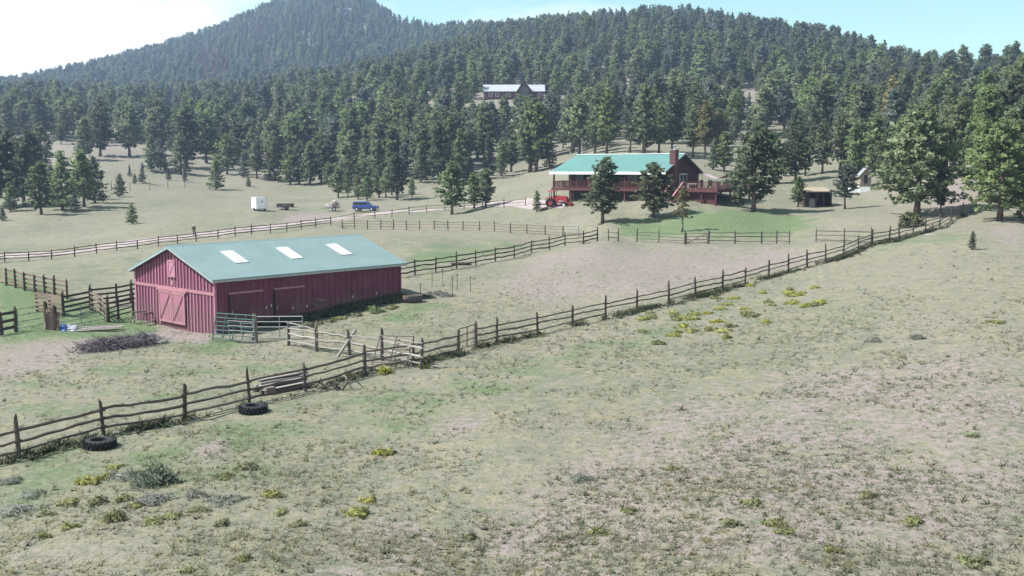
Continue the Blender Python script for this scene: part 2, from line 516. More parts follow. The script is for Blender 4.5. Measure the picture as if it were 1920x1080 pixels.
lush = np.clip(zone([(1130, 424), (1250, 412), (1330, 402), (1400, 396), (1480, 402), (1540, 412), (1500, 430), (1420, 446), (1190, 447)], 7) * 1.0
       + zone([(0, 498), (60, 530), (130, 560), (255, 585), (300, 612), (400, 632), (480, 648), (360, 652), (200, 640), (0, 640)], 3) * .95
       + zone([(0, 830), (300, 800), (620, 745), (900, 680), (1240, 592), (1420, 560), (1200, 660), (900, 760), (560, 880), (200, 960), (0, 960)], 8) * .36
       + zone([(640, 600), (760, 570), (850, 555), (860, 600), (760, 615)], 3) * .45
       + zone([(0, 500), (240, 470), (600, 440), (1000, 450), (760, 520), (760, 470), (670, 440), (330, 460), (250, 500), (120, 560)], 5) * .22
       + zone([(0, 645), (200, 655), (480, 655), (700, 690), (400, 760), (0, 800)], 6) * .25
       + zone([(760, 470), (1000, 455), (860, 500), (770, 512)], 4) * .35
       + zone([(1560, 470), (1720, 436), (1820, 425), (1860, 440), (1700, 480)], 4) * .3, 0, 1)
bare = np.clip(zone([(990, 490), (1060, 468), (1130, 456), (1300, 462), (1480, 463), (1590, 478), (1440, 510), (1350, 528), (1190, 568), (1010, 575), (930, 545)], 7) * .5
       + zone([(290, 612), (350, 610), (400, 630), (380, 646), (310, 640)], 2) * .95
       + zone([(0, 655), (120, 640), (240, 632), (150, 668), (60, 700), (0, 710)], 4) * .6
       + zone([(530, 405), (570, 400), (625, 403), (605, 416), (540, 418)], 2) * .8
       + zone([(640, 396), (662, 390), (666, 397), (640, 400)], 1) * .6
       + zone([(1745, 400), (1770, 340), (1800, 290), (1830, 300), (1815, 380), (1800, 400)], 3) * .9
       + zone([(820, 1080), (1000, 900), (1180, 780), (1500, 690), (1919, 660), (1919, 1080)], 10) * .36
       + zone([(560, 1080), (620, 1000), (760, 960), (820, 1000), (860, 1080)], 5) * .3
       + zone([(810, 800), (880, 770), (920, 790), (870, 820)], 2) * .5
       + zone([(362, 838), (400, 830), (435, 840), (410, 856), (368, 856)], 2) * 1.0
       + zone([(1840, 425), (1919, 420), (1919, 470), (1870, 455)], 4) * .5
       + np.clip((GR - 290) / 80, 0, 1) * .35, 0, 1)
for nm_, arr in (('lush', lush), ('bare', bare)):
    at = me.attributes.new(nm_, 'FLOAT', 'POINT')
    at.data.foreach_set('value', np.concatenate([arr.ravel(), [0]]).astype(np.float32))

m, nt, bs, out = nodes('ground')
geo = nt.nodes.new('ShaderNodeNewGeometry')
pos = geo.outputs['Position']
aL = nt.nodes.new('ShaderNodeAttribute'); aL.attribute_name = 'lush'
aB = nt.nodes.new('ShaderNodeAttribute'); aB.attribute_name = 'bare'
n_big = _noise(nt, .045, 5, pos); n_mid = _noise(nt, .32, 5, pos); n_fin = _noise(nt, 2.6, 6, pos, .7); n_dot = _noise(nt, 7.0, 3, pos, .7)
dry = _mix(nt, _ramp(nt, n_mid.outputs['Fac'], .38, .62).outputs[0], (0.176, 0.173, 0.129), (0.144, 0.150, 0.114))
dry2 = _mix(nt, _ramp(nt, n_big.outputs['Fac'], .42, .60).outputs[0], dry.outputs[0], (0.193, 0.181, 0.144))
def madd(a, k, b):
    x = nt.nodes.new('ShaderNodeMath'); x.operation = 'MULTIPLY_ADD'
    nt.links.new(a, x.inputs[0]); x.inputs[1].default_value = k
    if isinstance(b, (int, float)): x.inputs[2].default_value = b
    else: nt.links.new(b, x.inputs[2])
    return x.outputs[0]
n_pat = _noise(nt, .95, 6, pos, .65); n_str = _noise(nt, .13, 6, pos, .62)
dry2 = _mix(nt, _ramp(nt, n_pat.outputs['Fac'], .50, .66, (0, 0, 0, 1), (.75, .75, .75, 1)).outputs[0], dry2.outputs[0], (.225, .205, .135))
dry2 = _mix(nt, _ramp(nt, n_pat.outputs['Fac'], .34, .46, (.8, .8, .8, 1), (0, 0, 0, 1)).outputs[0], dry2.outputs[0], (.125, .142, .100))
dry2 = _mix(nt, _ramp(nt, n_str.outputs['Fac'], .52, .66, (0, 0, 0, 1), (.35, .35, .35, 1)).outputs[0], dry2.outputs[0], (.215, .190, .168))
gl = madd(aL.outputs['Fac'], .52, n_mid.outputs['Fac'])
gl = madd(n_fin.outputs['Fac'], .35, gl)
g1 = _mix(nt, _ramp(nt, gl, .80, 1.22).outputs[0], dry2.outputs[0], (.108, .150, .078))
sb = madd(aB.outputs['Fac'], .42, n_fin.outputs['Fac'])
sb = madd(n_mid.outputs['Fac'], .45, sb)
g2 = _mix(nt, _ramp(nt, sb, .80, .96).outputs[0], g1.outputs[0], (0.221, 0.186, 0.179))
spk = _mix(nt, .9, g2.outputs[0], _ramp(nt, n_dot.outputs['Fac'], .30, .46, (.45, .48, .42, 1), (1.0, 1.0, 1.0, 1)).outputs[0], 'MULTIPLY')
spk2 = _mix(nt, .55, spk.outputs[0], _ramp(nt, n_fin.outputs['Fac'], .33, .62, (.66, .72, .64, 1), (1.22, 1.18, 1.15, 1)).outputs[0], 'MULTIPLY')
nt.links.new(spk2.outputs[0], bs.inputs['Base Color'])
bs.inputs['Roughness'].default_value = .95
bs.inputs['Specular IOR Level'].default_value = .1
b = nt.nodes.new('ShaderNodeBump'); b.inputs['Strength'].default_value = .7; b.inputs['Distance'].default_value = .12
hsum = madd(n_dot.outputs['Fac'], .5, n_fin.outputs['Fac'])
nt.links.new(hsum, b.inputs['Height']); nt.links.new(b.outputs[0], bs.inputs['Normal'])
me.materials.append(m)
ground = link('ground', me)
tag(ground, 'pale dry pasture ground rising to forested hills', 'ground', kind='structure')

# driveway: pinkish gravel strip draped on the ground behind the far rail fence
m, nt, bs, out = nodes('gravel')
geo = nt.nodes.new('ShaderNodeNewGeometry')
n1 = _noise(nt, .8, 5, geo.outputs['Position']); n2 = _noise(nt, 9, 3, geo.outputs['Position'])
a = _ramp(nt, n1.outputs['Fac'], .35, .65, (.255, .21, .20, 1), (.32, .27, .26, 1))
c_ = _mix(nt, .5, a.outputs[0], _ramp(nt, n2.outputs['Fac'], .3, .7, (.75, .75, .75, 1), (1.15, 1.15, 1.15, 1)).outputs[0], 'MULTIPLY')
nt.links.new(c_.outputs[0], bs.inputs['Base Color']); bs.inputs['Roughness'].default_value = .95
b = nt.nodes.new('ShaderNodeBump'); b.inputs['Strength'].default_value = .4; nt.links.new(n2.outputs['Fac'], b.inputs['Height']); nt.links.new(b.outputs[0], bs.inputs['Normal'])

def strip(name, px, width, label):
    pts = [P(u, v) for u, v in px]
    pts = [pts[0] - (pts[1] - pts[0]) * 3] + pts
    path = []
    for i in range(len(pts) - 1):
        k = max(2, int((pts[i + 1] - pts[i]).length / 1.2))
        path += [pts[i].lerp(pts[i + 1], t / k) for t in range(k)]
    path.append(pts[-1])
    for _ in range(10):
        path = [path[0]] + [(path[i - 1] + path[i] * 2 + path[i + 1]) / 4 for i in range(1, len(path) - 1)] + [path[-1]]
    vs_, fs = [], []
    for i, p in enumerate(path):
        d = path[min(i + 1, len(path) - 1)] - path[max(i - 1, 0)]
        nrm = Vector((-d.y, d.x, 0)).normalized()
        w = width * (1 + .12 * math.sin(i * .7) + .1 * math.sin(i * .23))
        for k in range(7):
            o = (k / 6 - .5) * w
            x, y = p.x + nrm.x * o, p.y + nrm.y * o
            vs_.append((x, y, zt(x, y) + .07 - .05 * abs(k / 3 - 1) ** 3))
    for i in range(len(path) - 1):
        for k in range(6):
            a_ = i * 7 + k
            fs.append((a_, a_ + 1, a_ + 8, a_ + 7))
    o = MB().add(vs_, fs).build(name, 'gravel', None, True)
    return tag(o, label, 'driveway', kind='structure')

strip('driveway', [(0, 481), (97, 475), (230, 459), (363, 443), (480, 430), (590, 417), (640, 410), (700, 402), (800, 393), (900, 385), (985, 380), (1040, 388), (1068, 386)], 4.2,
      'pinkish gravel driveway running behind the rail fence to the house')

# ------------------------------------------------------------------ barn
def unit_box():
    return MB().box(-.5, .5, -.5, .5, 0, 1)
BATTEN = unit_box().mesh('batten', 'barn_red_lit')
BATTEN_SHADE = unit_box().mesh('batten', 'barn_red')  # same batten with the long side's shade put into its colour

def barn():
    base = P(405, 626)
    L, W, H, RISE = 16.4, 10.7, 3.56, 1.85
    t = thing('barn', 'large red board-and-batten barn with pale green metal roof and three skylights', 'barn', (base.x, base.y, 0.0), R(47.5))
    top = lambda y: H + RISE * (1 - abs(y - W / 2) / (W / 2))
    gable = [(0, -.8), (W, -.8), (W, H), (W / 2, H + RISE), (0, H)]
    def gwall(x0, x1):
        m_ = MB(); n_ = 5
        m_.add([(x0, y, z) for y, z in gable] + [(x1, y, z) for y, z in gable],
               [tuple(range(5)), tuple(reversed(range(5, 10)))] + [(i, (i + 1) % 5, (i + 1) % 5 + 5, i + 5) for i in range(5)])
        return m_
    gw = gwall(0, .12).build('wall', 'barn_red', t)
    gwall(L - .12, L).build('wall', 'barn_red', t)
    sw = MB().box(.125, L - .125, 0, .12, -.8, H - .02).build('wall', 'barn_red', t)
    MB().box(.125, L - .125, W - .12, W, -.8, H - .02).build('wall', 'barn_red', t)
    BAND = 2.5
    # gable battens, above and below the band
    nb = 25
    for i in range(nb + 1):
        y = .06 + (W - .12) * i / nb
        link('batten', BATTEN, gw, (-.028, y, BAND + .1), None, (.05, .09, top(y) - BAND - .12))
        if not (W * .33 < y < W * .675):
            link('batten', BATTEN, gw, (-.028, y, -.5), None, (.05, .09, BAND - .1 + .5))
    for i in range(32):
        x = .25 + (L - .4) * i / 31
        link('batten', BATTEN_SHADE, sw, (x, -.022, -.4), None, (.075, .04, H + .4 - .06))
    MB().box(-.075, 0, -.06, W + .06, BAND - .1, BAND + .1).build('trim_board', 'barn_trim', t)
    for y in (-.03, W + .03):
        MB().box(-.06, .1, y - .06, y + .06, -.4, H - .1).build('corner_board', 'barn_red_lit', t)
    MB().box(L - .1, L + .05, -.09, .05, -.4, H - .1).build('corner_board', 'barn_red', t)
    # sliding double door in the gable end
    MB().box(-.17, -.078, W * .32, W * .69, BAND - .2, BAND - .05).build('door_track', 'barn_trim', t)
    dw = W * .332 / 2
    for k in (0, 1):
        y0 = W * .339 + k * dw
        d = MB().box(-.14, -.06, y0 + .012, y0 + dw - .012, .05, BAND - .2).build('door', 'barn_door', t)
        for a_, b_ in ((y0 + .03, y0 + .15), (y0 + dw - .15, y0 + dw - .03)):
            MB().box(-.165, -.14, a_, b_, .06, BAND - .22).build('stile', 'barn_trim', d)
        for z in (.06, BAND - .37):
            MB().box(-.165, -.14, y0 + .155, y0 + dw - .155, z, z + .14).build('rail', 'barn_trim', d)
        MB().bar((-.155, y0 + dw - .2, .24), (-.155, y0 + .2, BAND - .42), .09, .03, (1, 0, 0)).build('brace', 'barn_red', d)
    MB().box(-.05, -.004, W * .315, W * .336, 0, BAND - .2).build('door_gap_shade', 'dark_void', t)  # shadow of the open gap, put in as a dark strip
    # loft hatch
    h = MB().box(-.09, -.05, W / 2 - .5, W / 2 + .5, 3.3, 4.5).build('loft_hatch', 'barn_red_lit', t)
    for a_, b_, c_, d_ in ((-.5, .5, 3.3, 3.42), (-.5, .5, 4.38, 4.5), (-.5, -.38, 3.43, 4.37), (.38, .5, 3.43, 4.37)):
        MB().box(-.115, -.092, W / 2 + a_, W / 2 + b_, c_, d_).build('frame_board', 'barn_trim', h)
    MB().bar((-.105, W / 2 + .36, 3.45), (-.105, W / 2 - .36, 4.35), .1, .025, (1, 0, 0)).build('brace', 'barn_trim', h)
    MB().box(-.09, -.055, W / 2 - .1, W / 2 + .1, 2.75, 3.05).build('latch_block', 'barn_trim', t)
    # shaded long side: two sliding doors with tracks, saddle racks, insulators
    for x0, x1, xa, xb in ((1.0, 3.7, 1.1, 2.55), (4.6, 7.2, 4.7, 6.0)):
        MB().box(x0, x1, -.15, -.05, 2.42, 2.54).build('door_track', 'barn_trim', t)
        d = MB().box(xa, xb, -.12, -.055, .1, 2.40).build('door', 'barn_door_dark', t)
        MB().box(xa + .1, xa + .18, -.15, -.122, 1.0, 1.3).build('handle', 'steel', d)
        MB().box(xa - .1, xa - .03, -.06, -.005, .05, 2.4).build('door_gap_shade', 'dark_void', t)  # dark strip painted in for the shade of the gap
    for x, z, l in ((8.3, 1.45, .9), (7.9, 1.12, .6)):
        r_ = MB().tube([(x, -.04, z), (x + .05, -l, z - .05)], .05, 6).build('saddle_rack', 'pale_wood', t)
        MB().bar((x, -.05, z - .35), (x + .03, -l * .6, z - .05), .035).build('strut', 'rusty_steel', r_)
    for x, z in ((3.95, 1.2), (4.35, 1.3), (6.2, .95), (7.4, .95), (11.6, 1.25), (13.9, 1.3)):
        MB().tube([(x, -.03, z), (x, -.12, z), (x, -.13, z + .16)], .03, 6).build('insulator', 'white_paint', t)
    # roof
    OV, OE = .38, .42
    sl = RISE / (W / 2)
    for side in (0, 1):
        def pt(x, s, dz=0.0):             # s: 0 ridge, 1 eave edge
            y = W / 2 - s * (W / 2 + OE)
            z = H + RISE + .12 - s * (W / 2 + OE) * sl + dz
            return (x, y if side == 0 else W - y, z)
        m_ = MB()
        x0, x1 = -OV, L + OV
        m_.add([pt(x0, 0), pt(x1, 0), pt(x1, 1), pt(x0, 1), pt(x0, 0, -.07), pt(x1, 0, -.07), pt(x1, 1, -.07), pt(x0, 1, -.07)],
               [(0, 1, 2, 3), (7, 6, 5, 4), (0, 4, 5, 1), (1, 5, 6, 2), (2, 6, 7, 3), (3, 7, 4, 0)])
        rp_ = m_.build('roof_panel', 'barn_roof', t)
        rb = MB()
        k = 0
        while -OV + .3 + k * .46 < L + OV - .1:
            x = -OV + .3 + k * .46; k += 1
            rb.add([pt(x - .03, .01, .0), pt(x, .01, .006), pt(x + .03, .01, .0), pt(x - .03, .995, .0), pt(x, .995, .006), pt(x + .03, .995, .0)], [(0, 1, 4, 3), (1, 2, 5, 4)])
        rb.build('roof_ribs', 'barn_roof', rp_)['kind'] = 'stuff'
        # eave fascia and rake boards
        e0, e1 = pt(x0, 1, -.075), pt(x1, 1, -.075)
        s_ = 1 if side == 0 else -1
        MB().box(e0[0], e1[0], min(e0[1], e0[1] + s_ * .05) , max(e0[1], e0[1] + s_ * .05), e0[2] - .14, e0[2]).build('fascia', 'grey_paint', t)
        for x in (x0, x1 - .05):
            a_, b_ = pt(x, 0.002, -.075), pt(x, .998, -.075)
            MB().add([a_, (a_[0] + .05, a_[1], a_[2]), (a_[0] + .05, a_[1], a_[2] - .16), (a_[0], a_[1], a_[2] - .16),
                      b_, (b_[0] + .05, b_[1], b_[2]), (b_[0] + .05, b_[1], b_[2] - .16), (b_[0], b_[1], b_[2] - .16)],
                     [(0, 1, 2, 3), (7, 6, 5, 4), (0, 4, 5, 1), (1, 5, 6, 2), (2, 6, 7, 3), (3, 7, 4, 0)]).build('rake_board', 'roof_trim', t)
        if side == 0:
            for s in (.205, .49, .772):
                x = s * L; w = .5
                sk_ = link('skylight', None, t)
                MB().add([pt(x - w, .27, .035), pt(x + w, .27, .035), pt(x + w, .61, .035), pt(x - w, .61, .035),
                          pt(x - w, .27, -.01), pt(x + w, .27, -.01), pt(x + w, .61, -.01), pt(x - w, .61, -.01)],
                         [(0, 1, 2, 3), (7, 6, 5, 4), (0, 4, 5, 1), (1, 5, 6, 2), (2, 6, 7, 3), (3, 7, 4, 0)]).build('panel', 'skylight', sk_)
                e = .07
                fr = MB()
                for xa, xb, sa, sb_ in ((x - w - e, x + w + e, .255, .27), (x - w - e, x + w + e, .61, .622), (x - w - e, x - w - .002, .271, .609), (x + w + .002, x + w + e, .271, .609)):
                    fr.add([pt(xa, sa, .045), pt(xb, sa, .045), pt(xb, sb_, .045), pt(xa, sb_, .045), pt(xa, sa, -.01), pt(xb, sa, -.01), pt(xb, sb_, -.01), pt(xa, sb_, -.01)],
                           [(0, 1, 2, 3), (7, 6, 5, 4), (0, 4, 5, 1), (1, 5, 6, 2), (2, 6, 7, 3), (3, 7, 4, 0)])
                fr.build('frame', 'roof_trim', sk_)
                for k_ in (-1, 0, 1):
                    xx = x + k_ * w * .5
                    MB().add([pt(xx - .02, .272, .036), pt(xx, .272, .06), pt(xx + .02, .272, .036), pt(xx - .02, .608, .036), pt(xx, .608, .06), pt(xx + .02, .608, .036)], [(0, 1, 4, 3), (1, 2, 5, 4)]).build('rib', 'skylight', sk_)
    zr = H + RISE + .125
    MB().add([(-OV, W / 2 - .18, zr - .18 * sl), (-OV, W / 2, zr + .03), (-OV, W / 2 + .18, zr - .18 * sl), (L + OV, W / 2 - .18, zr - .18 * sl), (L + OV, W / 2, zr + .03), (L + OV, W / 2 + .18, zr - .18 * sl)],
             [(0, 1, 4, 3), (1, 2, 5, 4)]).build('ridge_cap', 'barn_roof', t)
    return t
barn_o = barn()

# ------------------------------------------------------------------ fences
def post_mesh(seed, mats, square=False):
    r_ = random.Random(seed); m_ = MB()
    if square:
        m_.box(-.5, .5, -.5, .5, -.25, 1)
    else:
        m_.tube([(r_.uniform(-.1, .1), r_.uniform(-.1, .1), z) for z in (-.25, .2, .6, 1)], [.52, .5, .46, .42], 7)
    return m_.mesh('post', mats)
def rail_mesh(seed, mats, wav=1.0):
    """unit rail along x, slightly crooked; y,z scaled to thickness"""
    r_ = random.Random(seed); m_ = MB()
    k = 6
    pts = [(i / k, r_.uniform(-.35, .35) * wav if 0 < i < k else 0, (r_.uniform(-.45, .3) * wav if 0 < i < k else 0)) for i in range(k + 1)]
    vs_, fs = [], []
    for i, p in enumerate(pts):
        rr = r_.uniform(.42, .58)
        for q in range(5):
            t_ = 2 * math.pi * q / 5 + .3
            vs_.append((p[0], p[1] + rr * math.cos(t_), p[2] + rr * math.sin(t_)))
    for i in range(k):
        for q in range(5):
            a_, b_ = i * 5 + q, i * 5 + (q + 1) % 5
            fs.append((a_, b_, b_ + 5, a_ + 5))
    fs += [tuple(range(5)), tuple(reversed(range(k * 5, k * 5 + 5)))]
    return m_.add(vs_, fs).mesh('rail', mats)
def board_mesh(mats):
    return MB().box(0, 1, -.5, .5, -.5, .5).mesh('board', mats)
PM = {k: [post_mesh(i, k) for i in range(4)] for k in ('fence_wood', 'pale_wood', 'tan_wood', 'dark_wood')}
RM = {k: [rail_mesh(i + 20, k) for i in range(7)] for k in ('fence_wood', 'pale_wood', 'tan_wood', 'dark_wood')}
BM_ = {k: board_mesh(k) for k in ('tan_wood', 'dark_wood', 'fence_wood')}
PIPE = {k: MB().tube([(0, 0, 0), (1, 0, 0)], .5, 7).mesh('bar', k) for k in ('steel', 'rusty_steel', 'green_paint', 'pale_wood')}

def span(name, me, parent, a, b, w, h=None, roll=0.0):
    a, b = Vector(a), Vector(b); d = b - a
    ry = -math.atan2(d.z, math.hypot(d.x, d.y)); rz = math.atan2(d.y, d.x)
    return link(name, me, parent, a, (roll, ry, rz), (d.length, w, h or w))

def fence(label, px, hts, ph, pw=.16, rw=.10, kind='rail', wood='fence_wood', jit=.05, skip=(), name='rail_fence', group=None, lean=.03, railwood=None, offset=0.0, rail_jit=.05, tilt=None):
    pts = [P(u, v) for u, v in px]
    root = thing(name, label, 'fence', pts[0], 0, group)
    o = pts[0]; rw_ = railwood or wood
    for i, p in enumerate(pts):
        h = ph * random.uniform(.93, 1.1)
        lx, ly = random.uniform(-lean, lean), random.uniform(-lean, lean)
        if tilt and i in tilt: lx, ly = tilt[i]
        link('post', random.choice(PM[wood]), root, p - o, (lx, ly, random.uniform(0, 3)), (pw * random.uniform(.85, 1.15), pw * random.uniform(.85, 1.15), h))
    for i in range(len(pts) - 1):
        if i in skip: continue
        a, b = pts[i] - o, pts[i + 1] - o
        d = (b - a); nrm = Vector((-d.y, d.x, 0)).normalized() * offset
        e = d.normalized() * (.12 if kind == 'rail' else .03)
        for k, h in enumerate(hts):
            if isinstance(h, tuple): h, pr = h
            else: pr = 1
            if random.random() > pr: continue
            ja, jb = random.uniform(-jit, jit), random.uniform(-jit, jit)
            q = span('rail' if kind == 'rail' else 'board', random.choice(RM[rw_]) if kind == 'rail' else BM_[rw_], root,
                     a - e + nrm + Vector((0, 0, h + ja)), b + e + nrm + Vector((0, 0, h + jb)),
                     rw * random.uniform(.85, 1.2) if kind == 'rail' else .04, None if kind == 'rail' else rw)
            if kind == 'rail': q.rotation_euler.x = random.uniform(0, 6.28) * .25
    return root

FRONT = [(-150, 910), (-60, 884), (36, 858), (194, 815), (346, 787), (468, 757), (573, 734), (684, 700), (775, 685), (858, 664)]
FRONT2 = [(893, 652), (931, 643), (1008, 627), (1073, 612), (1135, 598), (1194, 584), (1254, 571), (1304, 557), (1354, 545), (1397, 534), (1441, 521), (1478, 511),
          (1513, 501), (1548, 492), (1581, 483), (1609, 470), (1635, 460), (1667, 454), (1686, 450), (1712, 443), (1735, 436), (1762, 427), (1784, 413), (1804, 405), (1830, 396)]
fence('weathered split rail fence beside the two tractor tyres, ending at the little wire gate', FRONT, (.28, .66, 1.08), 1.38, .17, .11, jit=.07, lean=.05)
fence('long split rail fence climbing from the little wire gate to the big pines', FRONT2, ((.34, .8), .72, 1.08), 1.4, .17, .10, jit=.06, lean=.05)
fence('dark three rail fence along the gravel driveway beside the meadow', [(-35, 497), (9, 491), (54, 489), (97, 486), (140, 481), (181, 475), (219, 471), (258, 467), (297, 461), (333, 457), (368, 453), (409, 448), (441, 443), (472, 440), (507, 437), (538, 434), (565, 430), (592, 427), (620, 423)],
      (.45, .82, 1.18), 1.3, .15, .12, jit=.03, wood='dark_wood')
fence('thin rail fence beside the driveway below the parked blue car', [(620, 423), (664, 413), (703, 410), (735, 407), (767, 402), (800, 398), (834, 396), (870, 393), (905, 391), (945, 389), (985, 386)],
      (.6, 1.1), 1.25, .14, .08, jit=.03, wood='dark_wood')
fence('light three rail cross fence between the driveway and the dirt corral', [(620, 423), (642, 429), (665, 429), (689, 430), (714, 430), (738, 430), (762, 431), (787, 431), (814, 431), (840, 432), (868, 432), (899, 433), (927, 434), (957, 437), (988, 438), (1022, 440), (1055, 442)],
      (.4, .78, 1.12), 1.3, .15, .07, jit=.03, railwood='tan_wood')
fence('straight three rail fence running uphill from the barn corner', [(745, 522), (778, 515), (817, 510), (856, 504), (892, 497), (929, 490), (964, 484), (996, 474), (1030, 469), (1059, 461), (1094, 458), (1120, 452)],
      (.35, .78, 1.2), 1.38, .15, .13, jit=.02, wood='dark_wood', kind='rail')
fence('short two post fence stub beside the lawn gate opening', [(1141, 451), (1159, 452)], (.35, .95), 1.25, .14, .07, jit=.02)
fence('split rail fence on the lawn edge with a brace gate at its end', [(1194, 453), (1235, 455), (1283, 458)], (.35, .75, 1.1), 1.3, .15, .07, jit=.04)
fence('sagging split rail fence on the lawn edge right of the brace gate', [(1329, 457), (1378, 457), (1428, 457), (1456, 457), (1480, 457)], (.3, .78, 1.18), 1.3, .15, .08, jit=.05)
fence('short sagging rail fence joining the long fence by the corral opening', [(1530, 454), (1583, 456), (1633, 459)], (.3, .75, 1.2), 1.35, .15, .08, jit=.04)

# pole fence in front of the barn's shaded side
fence('bleached pole fence with a crooked post in front of the barn', [(541, 648), (594, 659), (655, 666), (716, 676), (790, 692)], (.3, .7, 1.1, (1.35, .5)), 1.5, .2, .11, jit=.08, wood='fence_wood', railwood='pale_wood', lean=.06)
a = P(632, 670); b = P(668, 664)
o_ = thing('leaning_pole', 'pale bare pole leaning on the bleached pole fence', 'pole', a)
span('shaft', PIPE['pale_wood'], o_, (0, 0, -.02), (b - a) + Vector((0, 0, 1.45)), .17)

# board fences of the small corral behind the barn's left side
fence('brown four board fence line at the far edge of the green pen', [(-6, 529), (12, 536), (29, 540), (46, 545), (65, 549), (84, 553), (102, 556), (126, 561)], (.3, .68, 1.06, 1.44), 1.62, .2, .15, kind='board', wood='dark_wood', railwood='tan_wood', jit=.02, offset=.1, lean=.02, name='board_fence')
fence('tan five board corral side with three short posts', [(70, 584), (94, 588), (119, 593)], (.25, .55, .85, 1.15, 1.42), 1.6, .22, .2, kind='board', wood='dark_wood', railwood='tan_wood', jit=.02, offset=-.1, lean=.02, name='board_fence')
fence('dark four board corral side facing the barn yard', [(119, 593), (170, 581)], (.3, .68, 1.06, 1.44), 1.62, .24, .16, kind='board', wood='dark_wood', jit=.02, offset=-.1, lean=.02, name='board_fence')
fence('dark board fence closing the corral against the barn corner', [(170, 579), (219, 573), (246, 567), (262, 563)], (.3, .7, 1.1, 1.5), 1.7, .24, .15, kind='board', wood='dark_wood', jit=.02, offset=-.1, lean=.02, name='board_fence')
fence('dark chute fence of close posts beside the barn gable', [(202, 604), (222, 598), (250, 591)], (.3, .65, 1.0, 1.35), 1.6, .2, .1, kind='board', wood='dark_wood', jit=.02, lean=.02, name='board_fence')
fence('short tan board wing inside the corral by the chute', [(172, 582), (190, 590), (204, 603)], (.3, .68, 1.06, 1.4), 1.6, .2, .16, kind='board', wood='dark_wood', railwood='tan_wood', jit=.02, offset=-.1, lean=.02, name='board_fence')
fence('dark three board fence piece ending beside the wire gate', [(-22, 631), (3, 628), (30, 622)], (.35, .85, 1.35), 1.55, .22, .2, kind='board', wood='dark_wood', jit=.02, lean=.02, name='board_fence')

def wire_gate(name, label, a, b, h, matn, bars, vert=2, lean=(0, 0), r=.035, z0=.15, diag=False, posts=None, rootname=None):
    """tubular gate or panel between two ground points"""
    A, B = (P(*a) if len(a) == 2 else Vector(a)), (P(*b) if len(b) == 2 else Vector(b))
    t = thing(name, label, 'gate', A)
    d = B - A; ln = Vector((lean[0], lean[1], 0))
    up = lambda p, z: p + Vector((0, 0, z)) + ln * z
    z = Vector((0, 0, 0))
    for k in range(bars):
        hh = z0 + (h - z0) * k / (bars - 1)
        span('bar', PIPE[matn], t, up(z, hh), up(d, hh), r * 2)
    for k in range(vert):
        q = d * (k / (vert - 1))
        span('upright', PIPE[matn], t, up(q, 0 if k in (0, vert - 1) else z0), up(q, h), r * 2.2)
    if diag:
        span('brace', PIPE[matn], t, up(z, z0), up(d, h), r * 2.4)
    if posts:
        for q in (z - d.normalized() * .15, d + d.normalized() * .15):
            link('post', PM[posts][0], t, q, (.02, .01, 0), (.22, .22, h + .25))
    return t
wire_gate('wire_gate', 'little framed wire gate in the long split rail fence', (861, 663), (890, 653), 1.45, 'rusty_steel', 4, 3, z0=.25, r=.04)
wire_gate('lawn_gate', 'wooden brace gate between two posts on the lawn edge', (1287, 458), (1326, 457), 1.15, 'rusty_steel', 4, 2, diag=True, posts='fence_wood', r=.045)
wire_gate('pen_gate', 'thin green wire gate beside the three board fence piece', (34, 620), (84, 611), 1.45, 'green_paint', 4, 2, r=.022)
wire_gate('pen_gate', 'thin green wire gate behind the blue tarp', (107, 618), (196, 602), 1.4, 'green_paint', 5, 3, r=.022)
wire_gate('white_gate', 'white gate at the end of the light cross fence', (1057, 442), (1085, 443), 1.25, 'steel', 4, 2, r=.045)
wire_gate('pipe_gate', 'grey five bar pipe gate in front of the barn sliding doors', (482, 637), (568, 637), 1.5, 'steel', 5, 3, r=.032)
A = P(398, 637)
t = wire_gate('livestock_gate', 'green pipe panel leaning by the barn corner', (398, 638), (472, 644), 1.75, 'green_paint', 7, 5, lean=(.18, .05), r=.035)
wire_gate('livestock_gate', 'grey pipe panel propped against the green panel', (432, 641), (480, 645), 1.35, 'steel', 5, 3, lean=(-.12, .12), r=.03)
wire_gate('pipe_gate', 'rusty pipe gate sagging behind the bleached pole fence', (697, 684), (760, 686), 1.6, 'rusty_steel', 3, 3, lean=(.3, .1), r=.035)
for uv, lab in (((479, 642), 'stout brown gate post between the two pipe gates'),):
    p = P(*uv); q = link('gate_post', PM['tan_wood'][1], None, p, (0, 0, 0), (.34, .34, 1.75)); tag(q, lab, 'post')
for uv, lab, hh in (((87, 613), 'dark gate post beside the bundle of planks', 1.7), ((104, 618), 'dark gate post at the blue tarp', 1.6)):
    p = P(*uv); q = link('gate_post', PM['dark_wood'][1], None, p, (0, 0, 0), (.3, .3, hh)); tag(q, lab, 'post')
p = P(96, 619)
t = thing('plank_bundle', 'bundle of old tan planks standing between two dark gate posts', 'planks', p)
for k in range(6):
    x = -.5 + k * .19
    span('plank', BM_['tan_wood'], t, (x, random.uniform(-.15, .1), -.03), (x + random.uniform(-.15, .2), random.uniform(.1, .35), random.uniform(1.1, 1.65)), .17, .05)
